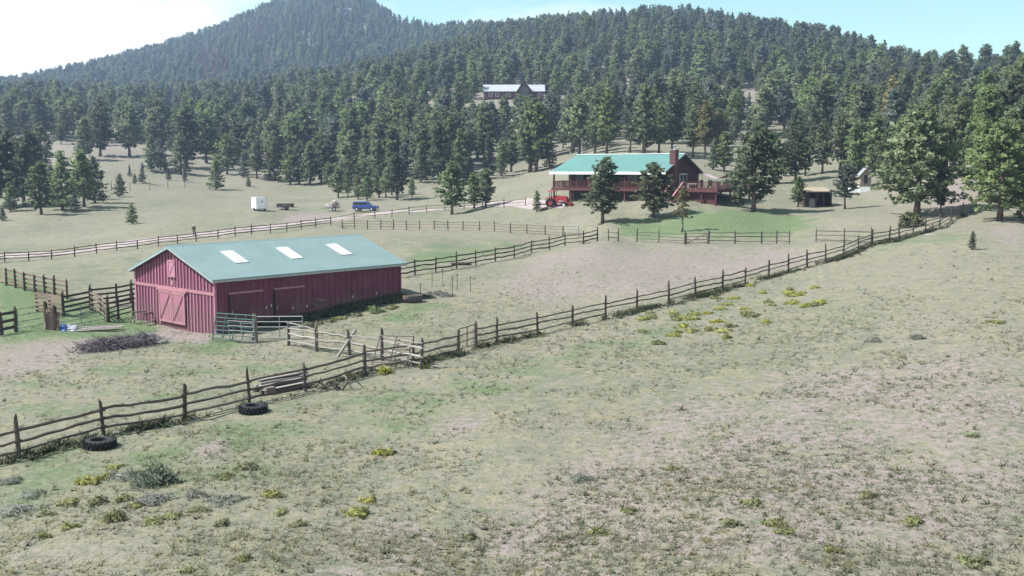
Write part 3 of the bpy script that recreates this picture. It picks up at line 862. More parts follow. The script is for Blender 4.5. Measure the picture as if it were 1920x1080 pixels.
# thin steel garden stakes with a pale brush heap
for uv, h in (((788, 553), 1.0), ((810, 537), 1.55), ((830, 536), 1.5), ((848, 556), 1.6), ((857, 545), 1.4), ((882, 549), 1.35)):
    p = P(*uv)
    t_ = MB().tube([(0, 0, -.1), (.02, .01, h)], .03, 5).box(-.045, .045, -.012, .012, h - .18, h - .05).build('steel_stake', 'rusty_steel'); t_.location = p
    tag(t_, 'thin steel stake in the ring around the pale weed clump', 'stake', 'steel stakes beside the barn')
for uv, hh in (((209, 358), 1.2), ((244, 358), 1.2), ((281, 357), 1.3), ((315, 355), 1.2), ((347, 352), 1.2)):
    p = P(*uv)
    t_ = MB().tube([(0, 0, -.1), (0, .01, hh * 1.7)], .08, 5).build('wire_fence_post', 'fence_wood'); t_.location = p
    tag(t_, 'lone grey post of an old wire fence across the meadow', 'post', 'old wire fence posts in the meadow')

# ------------------------------------------------------------------ main house
def house():
    phi = R(38)
    L, W = 20.4, 11.5
    org = Vector((21.9 - L * math.cos(phi), 148 + L * math.sin(phi), 0))
    FL, EV, RD = 8.05, 10.42, 13.1       # main floor, eave and ridge heights
    t = thing('ranch_house', 'dark red log ranch house with bright teal metal roof and wrap-around deck', 'house', (org.x, org.y, 0), -phi)
    g0 = 3.0
    X0, X1, Y0, Y1 = 1.9, L - .6, 2.6, W - .5
    def log_wall(a, b, z0, z1, gable=None):
        """stacked round log courses"""
        m_ = MB(); a, b = Vector(a), Vector(b)
        k = int((z1 - z0) / .29)
        for i in range(k):
            z = z0 + (i + .5) * (z1 - z0) / k
            m_.tube([(a.x, a.y, z), (b.x, b.y, z)], .16, 6)
        return m_.build('log_wall', 'house_red', t)
    core = MB().box(X0, X1, Y0, Y1, g0, EV + .25)
    core.build('wall', 'house_red', t)
    gp = [(Y0, EV + .2), (Y1, EV + .2), (Y1, EV + .35), (W / 2, RD - .25), (Y0 * .25, EV + .1)]
    for x in (X0, X1 - .15):
        MB().add([(x, y, z) for y, z in gp] + [(x + .15, y, z) for y, z in gp], [tuple(range(5)), tuple(reversed(range(5, 10)))] + [(i, (i + 1) % 5, (i + 1) % 5 + 5, i + 5) for i in range(5)]).build('gable_wall', 'house_red', t)
    log_wall((X0, Y0 - .03, 0), (X1, Y0 - .03, 0), FL, EV + .2)
    log_wall((X1 + .03, Y0, 0), (X1 + .03, Y1, 0), g0, EV + .2)
    # windows and doors
    def window(x0, x1, z0, z1, door=False):
        w = MB().box(x0, x1, Y0 - .26, Y0 - .16, z0, z1).build('door' if door else 'window', 'deck_red', t)
        n_ = 2
        for k in range(n_):
            a_ = x0 + .08 + k * (x1 - x0 - .08) / n_
            MB().box(a_, a_ + (x1 - x0 - .08) / n_ - .08, Y0 - .275, Y0 - .262, z0 + .08, z1 - .08).build('pane', 'glass', w)
    window(3.2, 4.8, FL + .9, FL + 2.1); window(6.6, 8.2, FL + .9, FL + 2.1); window(9.6, 10.6, FL + .02, FL + 2.1, True); window(12.6, 14.6, FL + .6, FL + 2.15); window(16.2, 17.6, FL + .8, FL + 2.1)
    d = MB().box(X1 + .19, X1 + .27, 4.9, 7.1, FL + .02, FL + 2.15).build('door', 'fascia_white', t)
    for k in range(2):
        MB().box(X1 + .272, X1 + .285, 5.0 + k * 1.05, 5.95 + k * 1.05, FL + .1, FL + 2.05).build('pane', 'glass', d)
    w = MB().box(X1 + .19, X1 + .25, 2.7, 3.6, FL + .2, FL + 2.1).build('window', 'deck_red', t)
    MB().box(X1 + .252, X1 + .265, 2.8, 3.5, FL + .3, FL + 2.0).build('pane', 'glass', w)
    # garage opening on the lower level: its inner darkness painted as a flat panel
    g = MB().box(2.9, 5.9, Y0 - .12, Y0 - .02, 4.6, FL - .45).build('garage_shade', 'dark_void', t)
    for x in (2.8, 6.0, 7.3):
        MB().box(x - .1, x + .1, Y0 - .2, Y0 - .0, 4.4, FL - .4).build('door_post', 'pale_wood', t)
    # roof
    OV = 0.0
    ev0, rg = (0, EV), (W / 2, RD)
    for side in (0, 1):
        Yf = lambda y: y if side == 0 else W - y
        def slab(dz):
            return [(0, Yf(0), EV + dz), (L, Yf(0), EV + dz), (L, Yf(W / 2), RD + dz), (1.1, Yf(W / 2), RD + dz)]
        m_ = MB().add(slab(0) + slab(-.12), [(0, 1, 2, 3), (7, 6, 5, 4), (0, 4, 5, 1), (1, 5, 6, 2), (2, 6, 7, 3), (3, 7, 4, 0)])
        rpn = m_.build('roof_panel', 'house_roof', t)
        rb = MB(); k = 0
        while 1.3 + k * .5 < L:
            x = 1.3 + k * .5; k += 1
            rb.add([(x - .025, Yf(.02), EV + .01), (x, Yf(.02), EV + .018), (x + .025, Yf(.02), EV + .01), (x - .025, Yf(W / 2), RD), (x, Yf(W / 2), RD + .008), (x + .025, Yf(W / 2), RD)], [(0, 1, 4, 3), (1, 2, 5, 4)])
        rb.build('roof_ribs', 'house_roof', rpn)['kind'] = 'stuff'
        y = Yf(-.06); y2 = Yf(-.005)
        MB().box(-.05, L + .05, min(y, y2), max(y, y2), EV - .32, EV + .05).build('fascia', 'fascia_white', t)
        for xa in (L,):
            MB().add([(xa + .003, Yf(0), EV - .02), (xa + .06, Yf(0), EV - .02), (xa + .06, Yf(0), EV - .22), (xa + .003, Yf(0), EV - .22),
                      (xa + .003, Yf(W / 2), RD - .02), (xa + .06, Yf(W / 2), RD - .02), (xa + .06, Yf(W / 2), RD - .22), (xa + .003, Yf(W / 2), RD - .22)],
                     [(0, 1, 2, 3), (7, 6, 5, 4), (0, 4, 5, 1), (1, 5, 6, 2), (2, 6, 7, 3), (3, 7, 4, 0)]).build('rake_board', 'house_red', t)
    MB().tube([(1.1, W / 2, RD + .03), (L, W / 2, RD + .03)], .09, 6).build('ridge_cap', 'house_roof', t)
    # chimney
    cx, cy = L - .35, 2.9
    ch = MB().box(cx - .35, cx + .6, cy - .5, cy + .5, 4.5, RD + .5).build('chimney', 'brick', t)
    MB().box(cx - .42, cx + .67, cy - .57, cy + .57, RD + .502, RD + .62).build('chimney_cap', 'grey_paint', ch)
    MB().tube([(cx + .12, cy, RD + .62), (cx + .12, cy, RD + 1.15)], .15, 8).lathe([(.24, RD + 1.1), (.24, RD + 1.2), (.02, RD + 1.3)], 8, 'z', (cx + .12, cy, 0)).build('flue', 'pale_metal', ch)
    a_ = MB().tube([(1.3, W / 2 + 1.2, RD - .6), (1.3, W / 2 + 1.2, RD + 2.6)], .05, 5).tube([(1.3, W / 2 + 1.2, RD - .6), (1.3, W / 2 + 1.2, RD + .5)], .14, 6).build('antenna', 'pale_metal', t)
    # front porch deck and posts
    MB().box(.3, L + .3, .25, Y0 - .2, FL - .22, FL).build('porch_floor', 'deck_red', t)
    MB().box(.25, L + .35, .12, .248, FL - .42, FL - .02).build('porch_beam', 'deck_red', t)
    def post_(x, y, z0, z1, w=.2, m_='house_red'):
        MB().box(x - w / 2, x + w / 2, y - w / 2, y + w / 2, z0, z1).build('porch_post', m_, t)
    for i in range(7):
        x = .55 + i * (L - 1.1) / 6
        post_(x, .42, FL, EV - .1); post_(x, .42, 3.5, FL - .43, .2, 'deck_red' if i else 'house_red')
    def railing(a, b, n_=None):
        a, b = Vector(a), Vector(b)
        d_ = b - a
        r_ = thing('railing', '', '', (0, 0, 0)); del r_['label']; del r_['category']; r_.parent = t
        MB().bar(a + Vector((0, 0, 1.0)), b + Vector((0, 0, 1.0)), .16, .06).build('top_rail', 'deck_red', r_)
        MB().bar(a + Vector((0, 0, .12)), b + Vector((0, 0, .12)), .06, .09).build('bottom_rail', 'deck_red', r_)
        bl = MB(); k = max(2, int(d_.length / .16))
        for i in range(1, k):
            p_ = a + d_ * (i / k); bl.bar(p_ + Vector((0, 0, .14)), p_ + Vector((0, 0, .98)), .045)
        bl.build('balusters', 'deck_red', r_)['kind'] = 'stuff'
        k = max(1, int(d_.length / 2.2))
        for i in range(k + 1):
            p_ = a + d_ * (i / k); MB().box(p_.x - .06, p_.x + .06, p_.y - .06, p_.y + .06, p_.z, p_.z + 1.08).build('post', 'deck_red', r_)
        return r_
    railing((.45, .35, FL), (L + .2, .35, FL)); railing((.45, .45, FL), (.45, W - 1, FL))
    MB().box(.3, X0 - .18, Y0 - .198, W - .8, FL - .22, FL - .002).build('porch_floor', 'deck_red', t)
    # big deck past the gable end
    DX0, DX1, DY0, DY1 = L + .302, L + 7.8, .9, W + .5
    MB().box(X1 + .5, DX1, DY0, DY1, FL - .2, FL - .004).build('deck_floor', 'deck_red', t)
    MB().box(X1 + .5, DX1 + .06, DY0 - .08, DY0 - .004, FL - .42, FL + .02).build('deck_skirt', 'deck_red', t)
    MB().box(DX1 + .004, DX1 + .08, DY0 - .08, DY1, FL - .42, FL + .02).build('deck_skirt', 'deck_red', t)
    for x in (DX0 + .3, DX0 + 2.6, DX0 + 5, DX1 - .25):
        for y in (DY0 + .15, DY0 + 4.5, DY1 - .3):
            MB().box(x - .1, x + .1, y - .1, y + .1, 3.6, FL - .2).build('deck_post', 'house_red', t)
    MB().box(DX0, DX1 - .6, DY0 + .5, DY0 + .56, 4.2, FL - .2).build('deck_lattice', 'house_red', t)
    railing((DX0 + 2.3, DY0 + .05, FL), (DX1 - .06, DY0 + .05, FL)); railing((DX1 - .06, DY0 + .1, FL), (DX1 - .06, DY1 - .1, FL)); railing((DX0 + 1, DY1 - .06, FL), (DX1 - .1, DY1 - .06, FL))
    # deck stairs coming down toward the yard
    n_ = 9; sx0, sx1 = DX0 + .35, DX0 + 2.1
    stairs = thing('stairs', '', '', (0, 0, 0)); del stairs['label']; del stairs['category']; stairs.parent = t
    run, drop = 3.0, 2.05
    for i in range(n_):
        z = FL - (i + 1) * drop / n_
        MB().box(sx0, sx1, DY0 - .1 - (i + 1) * run / n_, DY0 - .1 - i * run / n_, z - .05, z).build('tread', 'deck_red', stairs)
    for x in (sx0, sx1):
        MB().bar((x, DY0 - .1, FL - .2), (x, DY0 - .1 - run, FL - .2 - drop), .06, .3).build('stringer', 'deck_red', stairs)
        MB().bar((x, DY0 - .05, FL + 1.0), (x, DY0 - .1 - run, FL + 1.0 - drop), .2, .07).build('handrail', 'barn_trim', stairs)
        bl = MB()
        for i in range(14):
            f = (i + .5) / 14; y = DY0 - .1 - run * f; bl.bar((x, y, FL - drop * f - .1), (x, y, FL + .98 - drop * f), .045)
        bl.build('balusters', 'deck_red', stairs)['kind'] = 'stuff'
    # things on the deck stand for themselves
    M_ = Matrix.Translation((org.x, org.y, 0)) @ Matrix.Rotation(-phi, 4, 'Z')
    return t, (lambda x, y, z: M_ @ Vector((x, y, z))), (DX0, DX1, DY0, DY1, FL)
house_o, HL, (DX0, DX1, DY0, DY1, FL) = house()
# canopy hammock, table and chairs on the deck
t = thing('swing_canopy', 'pinkish fabric canopy hung between poles on the deck', 'canopy', HL(DX0 + 2.2, DY0 + 5.5, FL), R(-38))
for x in (0, 4.2):
    for y in (0, 2.2):
        MB().tube([(x, y, 0), (x, y, 2.2)], .05, 6).build('pole', 'rusty_steel', t)
m_ = MB(); N = 10
vs_ = [(4.2 * i / N, 2.2 * j / 4, 2.15 - .75 * math.sin(math.pi * i / N) * (.4 + .6 * abs(j - 2) / 2 * .3 + .3) - .1 * (j == 2)) for i in range(N + 1) for j in range(5)]
m_.add(vs_, [(i * 5 + j, i * 5 + j + 1, i * 5 + j + 6, i * 5 + j + 5) for i in range(N) for j in range(4)])
m_.add([(x, y, z - .02) for x, y, z in vs_], [(i * 5 + j, i * 5 + j + 5, i * 5 + j + 6, i * 5 + j + 1) for i in range(N) for j in range(4)])
m_.build('fabric', 'rug_pink', t, True)
t = thing('deck_table', 'small white topped table on the deck', 'table', HL(DX0 + 2.9, DY0 + 1.5, FL), R(-38))
MB().box(-.7, .7, -.45, .45, .70, .75).build('tabletop', 'white_paint', t)
for x in (-.6, .6):
    for y in (-.36, .36): MB().box(x - .03, x + .03, y - .03, y + .03, 0, .70).build('leg', 'white_paint', t)
for k, (x, y, rz) in enumerate(((DX0 + 4.4, DY0 + 1.4, .3), (DX0 + 5.4, DY0 + 1.7, -.4))):
    t = thing('deck_chair', ('dark high-backed chair beside the white deck table', 'dark high-backed chair near the deck corner')[k], 'chair', HL(x, y, FL), rz)
    MB().box(-.3, .3, -.3, .3, .4, .46).build('seat', 'dark_void', t); MB().box(-.3, .3, .25, .31, .461, 1.25).build('backrest', 'dark_void', t)
    for a_ in (-.26, .26):
        for b_ in (-.26, .26): MB().box(a_ - .03, a_ + .03, b_ - .03, b_ + .03, 0, .4).build('leg', 'dark_void', t)

# ------------------------------------------------------------------ far house with grey metal roof, on the wooded slope
def far_house():
    Y = 430
    c = lambda u, v: (lambda s: Vector((s[0] * Y, Y, CAMZ + s[1] * Y)))(ray(u, v))
    o = c(905, 188); ez, rz_ = c(905, 171).z, c(905, 157).z
    L = c(1022, 188).x - o.x
    gz = zt(o.x + L / 2, Y) - 3
    t = thing('hillside_house', 'dark red house with pale grey metal roof among pines on the slope', 'house', (o.x, Y, 0))
    MB().box(.6, L - .6, .8, 8.2, gz, ez + .2).build('wall', 'far_wall', t)
    for s in (0, 1):
        f = (lambda y: y) if s == 0 else (lambda y: 9 - y)
        MB().add([(0, f(0), ez), (L, f(0), ez), (L, f(4.5), rz_), (0, f(4.5), rz_), (0, f(0), ez - .2), (L, f(0), ez - .2), (L, f(4.5), rz_ - .2), (0, f(4.5), rz_ - .2)],
                 [(0, 1, 2, 3), (7, 6, 5, 4), (0, 4, 5, 1), (1, 5, 6, 2), (2, 6, 7, 3), (3, 7, 4, 0)]).build('roof_panel', 'pale_metal', t)
    x0, xm, x1 = c(967, 0).x - o.x, c(983, 0).x - o.x, c(999, 0).x - o.x
    az = c(0, 150).z
    gp = [(x0 + .4, gz), (x1 - .4, gz), (x1 - .4, ez - .4), (xm, az - .5), (x0 + .4, ez - .4)]
    MB().prism(gp, -3.5, 1.2).build('gable_wall', 'house_red', t)
    for a_, b_ in ((x0, xm), (xm, x1)):
        za, zb = (ez - .7, az) if a_ == x0 else (az, ez - .7)
        MB().add([(a_, -4, za), (b_, -4, zb), (b_, 3, zb), (a_, 3, za), (a_, -4, za - .3), (b_, -4, zb - .3), (b_, 3, zb - .3), (a_, 3, za - .3)],
                 [(0, 1, 2, 3), (7, 6, 5, 4), (0, 4, 5, 1), (1, 5, 6, 2), (2, 6, 7, 3), (3, 7, 4, 0)]).build('gable_roof', 'slate', t)
    w = MB().prism([(xm - 1.6, ez - 2.2), (xm + 1.6, ez - 2.2), (xm + 1.6, ez + .4), (xm, ez + 2.2), (xm - 1.6, ez + .4)], -3.56, -3.505).build('window', 'glass', t)
    for x in (2.5, 5.2, 10, L - 3): 
        w = MB().box(x, x + 1.5, .7, .8, ez - 2.1, ez - .7).build('window', 'white_paint', t); MB().box(x + .12, x + 1.38, .68, .698, ez - 2.0, ez - .8).build('pane', 'glass', w)
    MB().box(-6.5, 0, -1, 4, ez - 3.9, ez - 3.7).build('deck_floor', 'deck_red', t)
    for x in (-6.3, -3, -.3):
        MB().box(x - .15, x + .15, -.95, -.65, gz, ez - 2.7).build('deck_post', 'dark_void', t)
    MB().box(-6.5, 0, -1.0, -.9, ez - 2.9, ez - 2.7).build('deck_rail', 'deck_red', t)
    MB().box(L - .5, L + 6.8, 0, 4, ez - 2.2, ez - 1.8).build('carport_roof', 'shed_tan', t)
    for x in (L + 1, L + 4, L + 6.4):
        MB().box(x - .15, x + .15, .1, .4, gz, ez - 2.2).build('carport_post', 'shed_grey', t)
    MB().box(L + 3.2, L + 6.5, 3.5, 3.7, gz, ez - 2.2).build('carport_wall', 'shed_tan', t)
    return t
far_house()

# ------------------------------------------------------------------ sheds
def open_shed():
    A, B = P(1514, 388), P(1559, 387)
    w = (B - A).length
    t = thing('loafing_shed', 'low open-fronted animal shed with flat weathered roof on the lawn', 'shed', A, math.atan2(B.y - A.y, B.x - A.x))
    MB().add([(-.3, -.5, 2.25), (w + .3, -.5, 2.25), (w + .3, 3.6, 2.75), (-.3, 3.6, 2.75), (-.3, -.5, 2.12), (w + .3, -.5, 2.12), (w + .3, 3.6, 2.62), (-.3, 3.6, 2.62)],
             [(0, 1, 2, 3), (7, 6, 5, 4), (0, 4, 5, 1), (1, 5, 6, 2), (2, 6, 7, 3), (3, 7, 4, 0)]).build('roof', 'shed_tan', t)
    MB().box(0, .12, 0, 3.4, -.4, 2.3).build('wall', 'dark_wood', t); MB().box(w - .12, w, 0, 3.4, -.4, 2.3).build('wall', 'dark_wood', t)
    MB().box(.124, w - .124, 3.3, 3.4, -.4, 2.5).build('wall', 'dark_wood', t)
    for k in range(4):
        x = .1 + k * (w - .2) / 3
        MB().box(x - .09, x + .09, -.1, .08, -.4, 2.14).build('post', 'dark_wood', t)
    MB().box(.3, w * .36, .09, .14, -.2, 1.2).build('half_wall', 'shed_grey', t)
    MB().box(.25, w * .3, 3.2, 3.29, 1.2, 2.0).build('window', 'skylight', t)
    MB().box(w * .7, w * .86, 3.2, 3.29, .9, 2.0).build('window', 'shed_grey', t)
    return t
open_shed()
def tower_shed():
    A = P(1612, 361)
    t = thing('garden_shed', 'narrow gabled garden shed with white base and dark roof behind the thin pine', 'shed', A, R(-8))
    w, d = 1.75, 2.6
    MB().box(0, w, 0, d, -.5, .95).build('base', 'white_paint', t)
    gp = [(0.02, .952), (w - .02, .952), (w - .02, 2.75), (w / 2, 3.75), (.02, 2.75)]
    MB().prism(gp, .02, d - .02).build('wall', 'shed_tan', t)
    for k in range(5):
        x = .2 + k * (w - .4) / 4
        MB().box(x - .04, x + .04, -.02, .018, .96, 2.7 + min(x, w - x) * .8).build('batten', 'shed_grey', t)
    f = MB().box(w / 2 - .3, w / 2 + .3, -.05, -.022, 1.5, 2.8).build('window', 'dark_wood', t); MB().box(w / 2 - .22, w / 2 + .22, -.065, -.052, 1.6, 2.7).build('pane', 'glass', f)
    for s in (-1, 1):
        cx = w / 2; e = cx + s * (w / 2 + .25)
        MB().add([(cx, -.25, 3.95), (e, -.25, 2.65), (e, d + .2, 2.65), (cx, d + .2, 3.95), (cx, -.25, 3.83), (e, -.25, 2.53), (e, d + .2, 2.53), (cx, d + .2, 3.83)],
                 [(0, 1, 2, 3), (7, 6, 5, 4), (0, 4, 5, 1), (1, 5, 6, 2), (2, 6, 7, 3), (3, 7, 4, 0)]).build('roof_panel', 'slate', t)
    MB().box(-1.6, -.003, .3, d, -.5, .75).build('side_annex', 'white_paint', t)
    return t
tower_shed()

# ------------------------------------------------------------------ vehicles
def wheel(parent, x, y, r, w, hub='chrome', name='wheel'):
    o = thing(name, '', '', (x, y, r)); del o['label']; del o['category']; o.parent = parent
    MB().lathe([(r * .55, -w / 2), (r * .9, -w / 2), (r, -w * .32), (r, w * .32), (r * .9, w / 2), (r * .55, w / 2)], 18, 'y', closed=True).build('tyre', 'rubber', o, True)
    MB().lathe([(.01, -w * .30), (r * .3, -w * .36), (r * .56, -w * .3), (r * .56, w * .3), (r * .3, w * .36), (.01, w * .30)], 14, 'y').build('rim', hub, o)
    return o

def suv():
    a, b = P(667, 396), P(705, 396)
    t = thing('car', 'dark blue off-road car parked beside the driveway', 'car', (a + b) / 2, R(-14))
    L = 4.6
    def loft(secs, name, m_):
        mb = MB(); n_ = len(secs[0][1])
        vs_ = []
        for x, ring in secs: vs_ += [(x, y, z) for y, z in ring]
        fs = []
        for i in range(len(secs) - 1):
            for k in range(n_):
                fs.append((i * n_ + k, i * n_ + (k + 1) % n_, (i + 1) * n_ + (k + 1) % n_, (i + 1) * n_ + k))
        fs += [tuple(range(n_)), tuple(reversed(range((len(secs) - 1) * n_, len(secs) * n_)))]
        return mb.add(vs_, fs).build(name, m_, t)
    def ring(w, z0, z1, c=.1): return [(-w, z0 + c), (-w + c, z0), (w - c, z0), (w, z0 + c), (w, z1 - c), (w - c, z1), (-w + c, z1), (-w, z1 - c)]
    body = loft([(-2.3, ring(.84, .55, 1.02)), (-2.2, ring(.9, .42, 1.08)), (1.0, ring(.92, .42, 1.08)), (2.1, ring(.86, .42, 1.0)), (2.3, ring(.78, .5, .92))], 'body', 'car_blue')
    cab = loft([(-2.2, ring(.80, 1.06, 1.5, .05)), (-2.05, ring(.78, 1.06, 1.78, .08)), (.25, ring(.78, 1.06, 1.80, .08)), (.95, ring(.80, 1.06, 1.16, .04))], 'cabin', 'car_blue')
    for s in (-1, 1):
        for x0, x1 in ((-1.95, -1.15), (-1.05, -.35), (-.25, .42)):
            MB().add([(x0, s * .80, 1.14), (x1, s * .80, 1.14), (x1 - (.1 if x1 > 0 else 0), s * .795, 1.62), (x0, s * .795, 1.62)], [(0, 1, 2, 3)]).build('side_window', 'glass', t)
        wheel(t, -1.45, s * .82, .4, .26); wheel(t, 1.45, s * .82, .4, .26)
        MB().box(2.25, 2.33, s * .6 - .12, s * .6 + .12, .7, .86).build('headlight', 'skylight', t)
        MB().box(-2.33, -2.27, s * .68 - .08, s * .68 + .08, .75, .98).build('tail_light', 'tractor_red', t)
    MB().add([(.36, -.7, 1.72), (.36, .7, 1.72), (.94, .74, 1.16), (.94, -.74, 1.16)], [(0, 1, 2, 3)]).build('windscreen', 'glass', t).location = (.035, 0, .03)
    MB().box(2.3, 2.42, -.8, .8, .45, .62).build('bumper', 'grey_paint', t); MB().box(-2.42, -2.3, -.8, .8, .45, .62).build('bumper', 'grey_paint', t)
    for y in (-.6, .6): MB().bar((-1.9, y, 1.86), (.1, y, 1.86), .05).build('roof_rail', 'chrome', t)
    return t
suv()

def cargo_trailer():
    a = P(491, 396)
    t = thing('cargo_trailer', 'tall white enclosed cargo trailer standing in the meadow', 'trailer', a, R(29))
    # local: x along the length, front (v-nose) at -x ; rear doors face +y-ish viewer side
    W, L, H = 1.95, 3.4, 2.45
    MB().box(-W / 2, W / 2, 0, L, .45, H).build('body', 'white_paint', t)
    for x in (-W / 2, W / 2): MB().box(x - .03, x + .03, -.03, .0, .45, H).build('corner_trim', 'pale_metal', t)
    MB().box(-W / 2 - .01, W / 2 + .01, -.01, L + .01, H + .002, H + .05).build('roof', 'pale_metal', t)
    d = MB().box(-.86, .86, -.045, -.005, .52, H - .12).build('rear_door', 'white_paint', t)
    MB().box(-.12, .22, -.06, -.047, 1.55, 1.95).build('emblem', 'grey_paint', d)
    for x in (-.6, .6): MB().tube([(x, -.08, .6), (x, -.08, H - .2)], .02, 5).build('lock_bar', 'chrome', d)
    for s in (-1, 1):
        o = wheel(t, s * (W / 2 - .02), L * .45, .33, .2); o.rotation_euler.z = math.pi / 2
        MB().box(s * (W / 2 + .1) - .12, s * (W / 2 + .1) + .12, L * .45 - .45, L * .45 + .45, .68, .74).build('fender', 'pale_metal', t)
    MB().bar((-.6, L, .5), (0, L + 1.1, .5), .08).bar((.6, L, .5), (0, L + 1.1, .5), .08).bar((0, L + 1, 0), (0, L + 1, .7), .06).build('hitch', 'rusty_steel', t)
    MB().box(-W / 2 + .1, W / 2 - .1, .1, L - .1, .34, .448).build('chassis', 'rubber', t)
    return t
cargo_trailer()

def stock_trailer():
    a, b = P(519, 394), P(550, 393)
    t = thing('utility_trailer', 'small dark utility trailer with slatted sides and a pale tailgate', 'trailer', (a + b) / 2, R(-6))
    L, W = 2.9, 1.5
    MB().box(-L / 2, L / 2, -W / 2, W / 2, .5, .58).build('bed', 'dark_wood', t)
    for s in (-1, 1):
        for z in (.68, .88, 1.06): MB().box(-L / 2, L / 2, s * W / 2 - .03, s * W / 2 + .03, z, z + .13).build('slat', 'dark_wood', t)
        for x in (-1.35, -.45, .45, 1.35): MB().box(x - .04, x + .04, s * (W / 2 + .07) - .03, s * (W / 2 + .07) + .03, .5, 1.25).build('stake', 'dark_wood', t)
        wheel(t, .1, s * (W / 2 + .15), .34, .2)
    MB().box(-L / 2 - .06, -L / 2 - .004, -W / 2, W / 2, .45, 1.2).build('tailgate', 'white_paint', t)
    MB().box(L / 2 + .004, L / 2 + .06, -W / 2, W / 2, .6, 1.2).build('headboard', 'dark_wood', t)
    MB().bar((L / 2, .5, .52), (L / 2 + 1.0, 0, .5), .08).bar((L / 2, -.5, .52), (L / 2 + 1.0, 0, .5), .08).build('hitch', 'rusty_steel', t)
    lo = link('junk_load', MB().tube([(-.9, -.3, .78), (.8, .1, .82)], .18, 7).tube([(-.7, .3, .78), (1.0, .35, .8)], .16, 7).tube([(-.8, 0, 1.02), (.3, .2, 1.06)], .14, 7).mesh('junk_load', 'shed_grey'), None, t.location, t.rotation_euler)
    tag(lo, 'grey logs lying in the slatted utility trailer', 'logs')
stock_trailer()

def tank_trailer():
    a, b = P(612, 396), P(635, 396)
    t = thing('tank_trailer', 'small trailer carrying a round grey water tank', 'trailer', (a + b) / 2, R(10))
    t.scale = (1.2, 1.2, 1.15)
    MB().box(-1.2, 1.2, -.7, .7, .5, .62).build('frame', 'rusty_steel', t)
    tk = MB().lathe([(.01, -.62), (.45, -.6), (.58, -.5), (.58, .5), (.45, .6), (.01, .62)], 16, 'y', (.35, 0, 1.15)).build('tank', 'rug_pink', t, True)
    MB().lathe([(.14, 0), (.14, .12), (.01, .14)], 10, 'z', (.35, 0, 1.7)).build('filler_cap', 'white_paint', tk)
    MB().box(-1.15, -.55, -.55, .55, .62, 1.1).build('pump_box', 'white_paint', t)
    for s in (-1, 1): wheel(t, .2, s * .82, .34, .2); MB().box(.98, 1.1, s * .6 - .05, s * .6 + .05, .62, 1.3).build('upright', 'rusty_steel', t)
    MB().bar((-1.2, .4, .55), (-1.9, 0, .5), .07).bar((-1.2, -.4, .55), (-1.9, 0, .5), .07).build('hitch', 'rusty_steel', t)
tank_trailer()

def tractor():
    a, b = P(1024, 389), P(1062, 388)
    t = thing('tractor', 'bright red farm tractor with roll-bar canopy and front loader', 'tractor', (a + b) / 2, R(-18))
    # faces +x
    MB().prism([(-.1, .6), (1.75, .62), (1.8, 1.0), (1.75, 1.55), (1.5, 1.68), (-.1, 1.75)], -.46, .46).build('hood', 'tractor_red', t)
    MB().box(-1.1, -.1, -.28, .28, .6, 1.15).build('transmission', 'rubber', t)
    MB().box(1.8, 1.86, -.3, .3, .85, 1.4).build('grille', 'rubber', t)
    for s in (-1, 1):
        wheel(t, -.75, s * .78, .68, .42, 'tractor_red', 'rear_wheel'); wheel(t, 1.35, s * .68, .40, .26, 'white_paint', 'front_wheel')
        MB().prism([(-1.5, 1.25), (-1.2, 1.5), (-.3, 1.5), (.0, 1.2), (-.15, 1.2), (-.4, 1.42), (-1.15, 1.42), (-1.4, 1.2)], s * .78 - .22, s * .78 + .22).build('fender', 'tractor_red', t)
        MB().bar((-.9, s * .5, 1.5), (-.85, s * .5, 2.4), .08).build('rollbar_post', 'rubber', t); MB().bar((-.05, s * .5, 1.55), (-.15, s * .5, 2.4), .06).build('rollbar_post', 'rubber', t)
        MB().bar((.3, s * .55, 1.35), (1.3, s * .55, 1.15), .12, .16).bar((1.3, s * .55, 1.15), (2.4, s * .55, .45), .12, .16).build('loader_arm', 'tractor_red', t)
        MB().tube([(.5, s * .55, .95), (1.6, s * .55, .95)], .05, 6).build('hydraulic_ram', 'chrome', t)
        MB().box(1.84, 1.9, s * .18 - .07, s * .18 + .07, 1.15, 1.28).build('headlight', 'skylight', t)
    MB().box(-1.25, .15, -.68, .68, 2.4, 2.5).build('canopy', 'tractor_red', t)
    MB().prism([(2.35, .1), (2.95, .05), (3.0, .1), (2.5, .18), (2.42, .75), (2.35, .75)], -.85, .85).build('bucket', 'tractor_red', t)
    st = MB().box(-.75, -.3, -.25, .25, 1.152, 1.3).build('seat', 'rubber', t); MB().box(-.82, -.74, -.25, .25, 1.31, 1.7).build('seat_back', 'rubber', st)
    MB().bar((-.05, 0, 1.6), (-.25, 0, 1.75), .05).lathe([(.2, 0), (.23, .02), (.2, .04)], 12, 'z', (-.27, 0, 1.75), closed=True).build('steering_wheel', 'rubber', t)
    MB().tube([(1.0, .2, 1.5), (1.0, .2, 2.2)], .05, 6).build('exhaust', 'chrome', t)
    im = MB().box(-2.9, -1.7, -.85, .85, .35, .5).box(-2.95, -2.85, -.85, .85, .1, .5).build('rear_mower', 'tractor_red', t)
    MB().bar((-1.1, .3, .7), (-1.8, .3, .45), .07).bar((-1.1, -.3, .7), (-1.8, -.3, .45), .07).build('link_arms', 'rubber', t)
tractor()

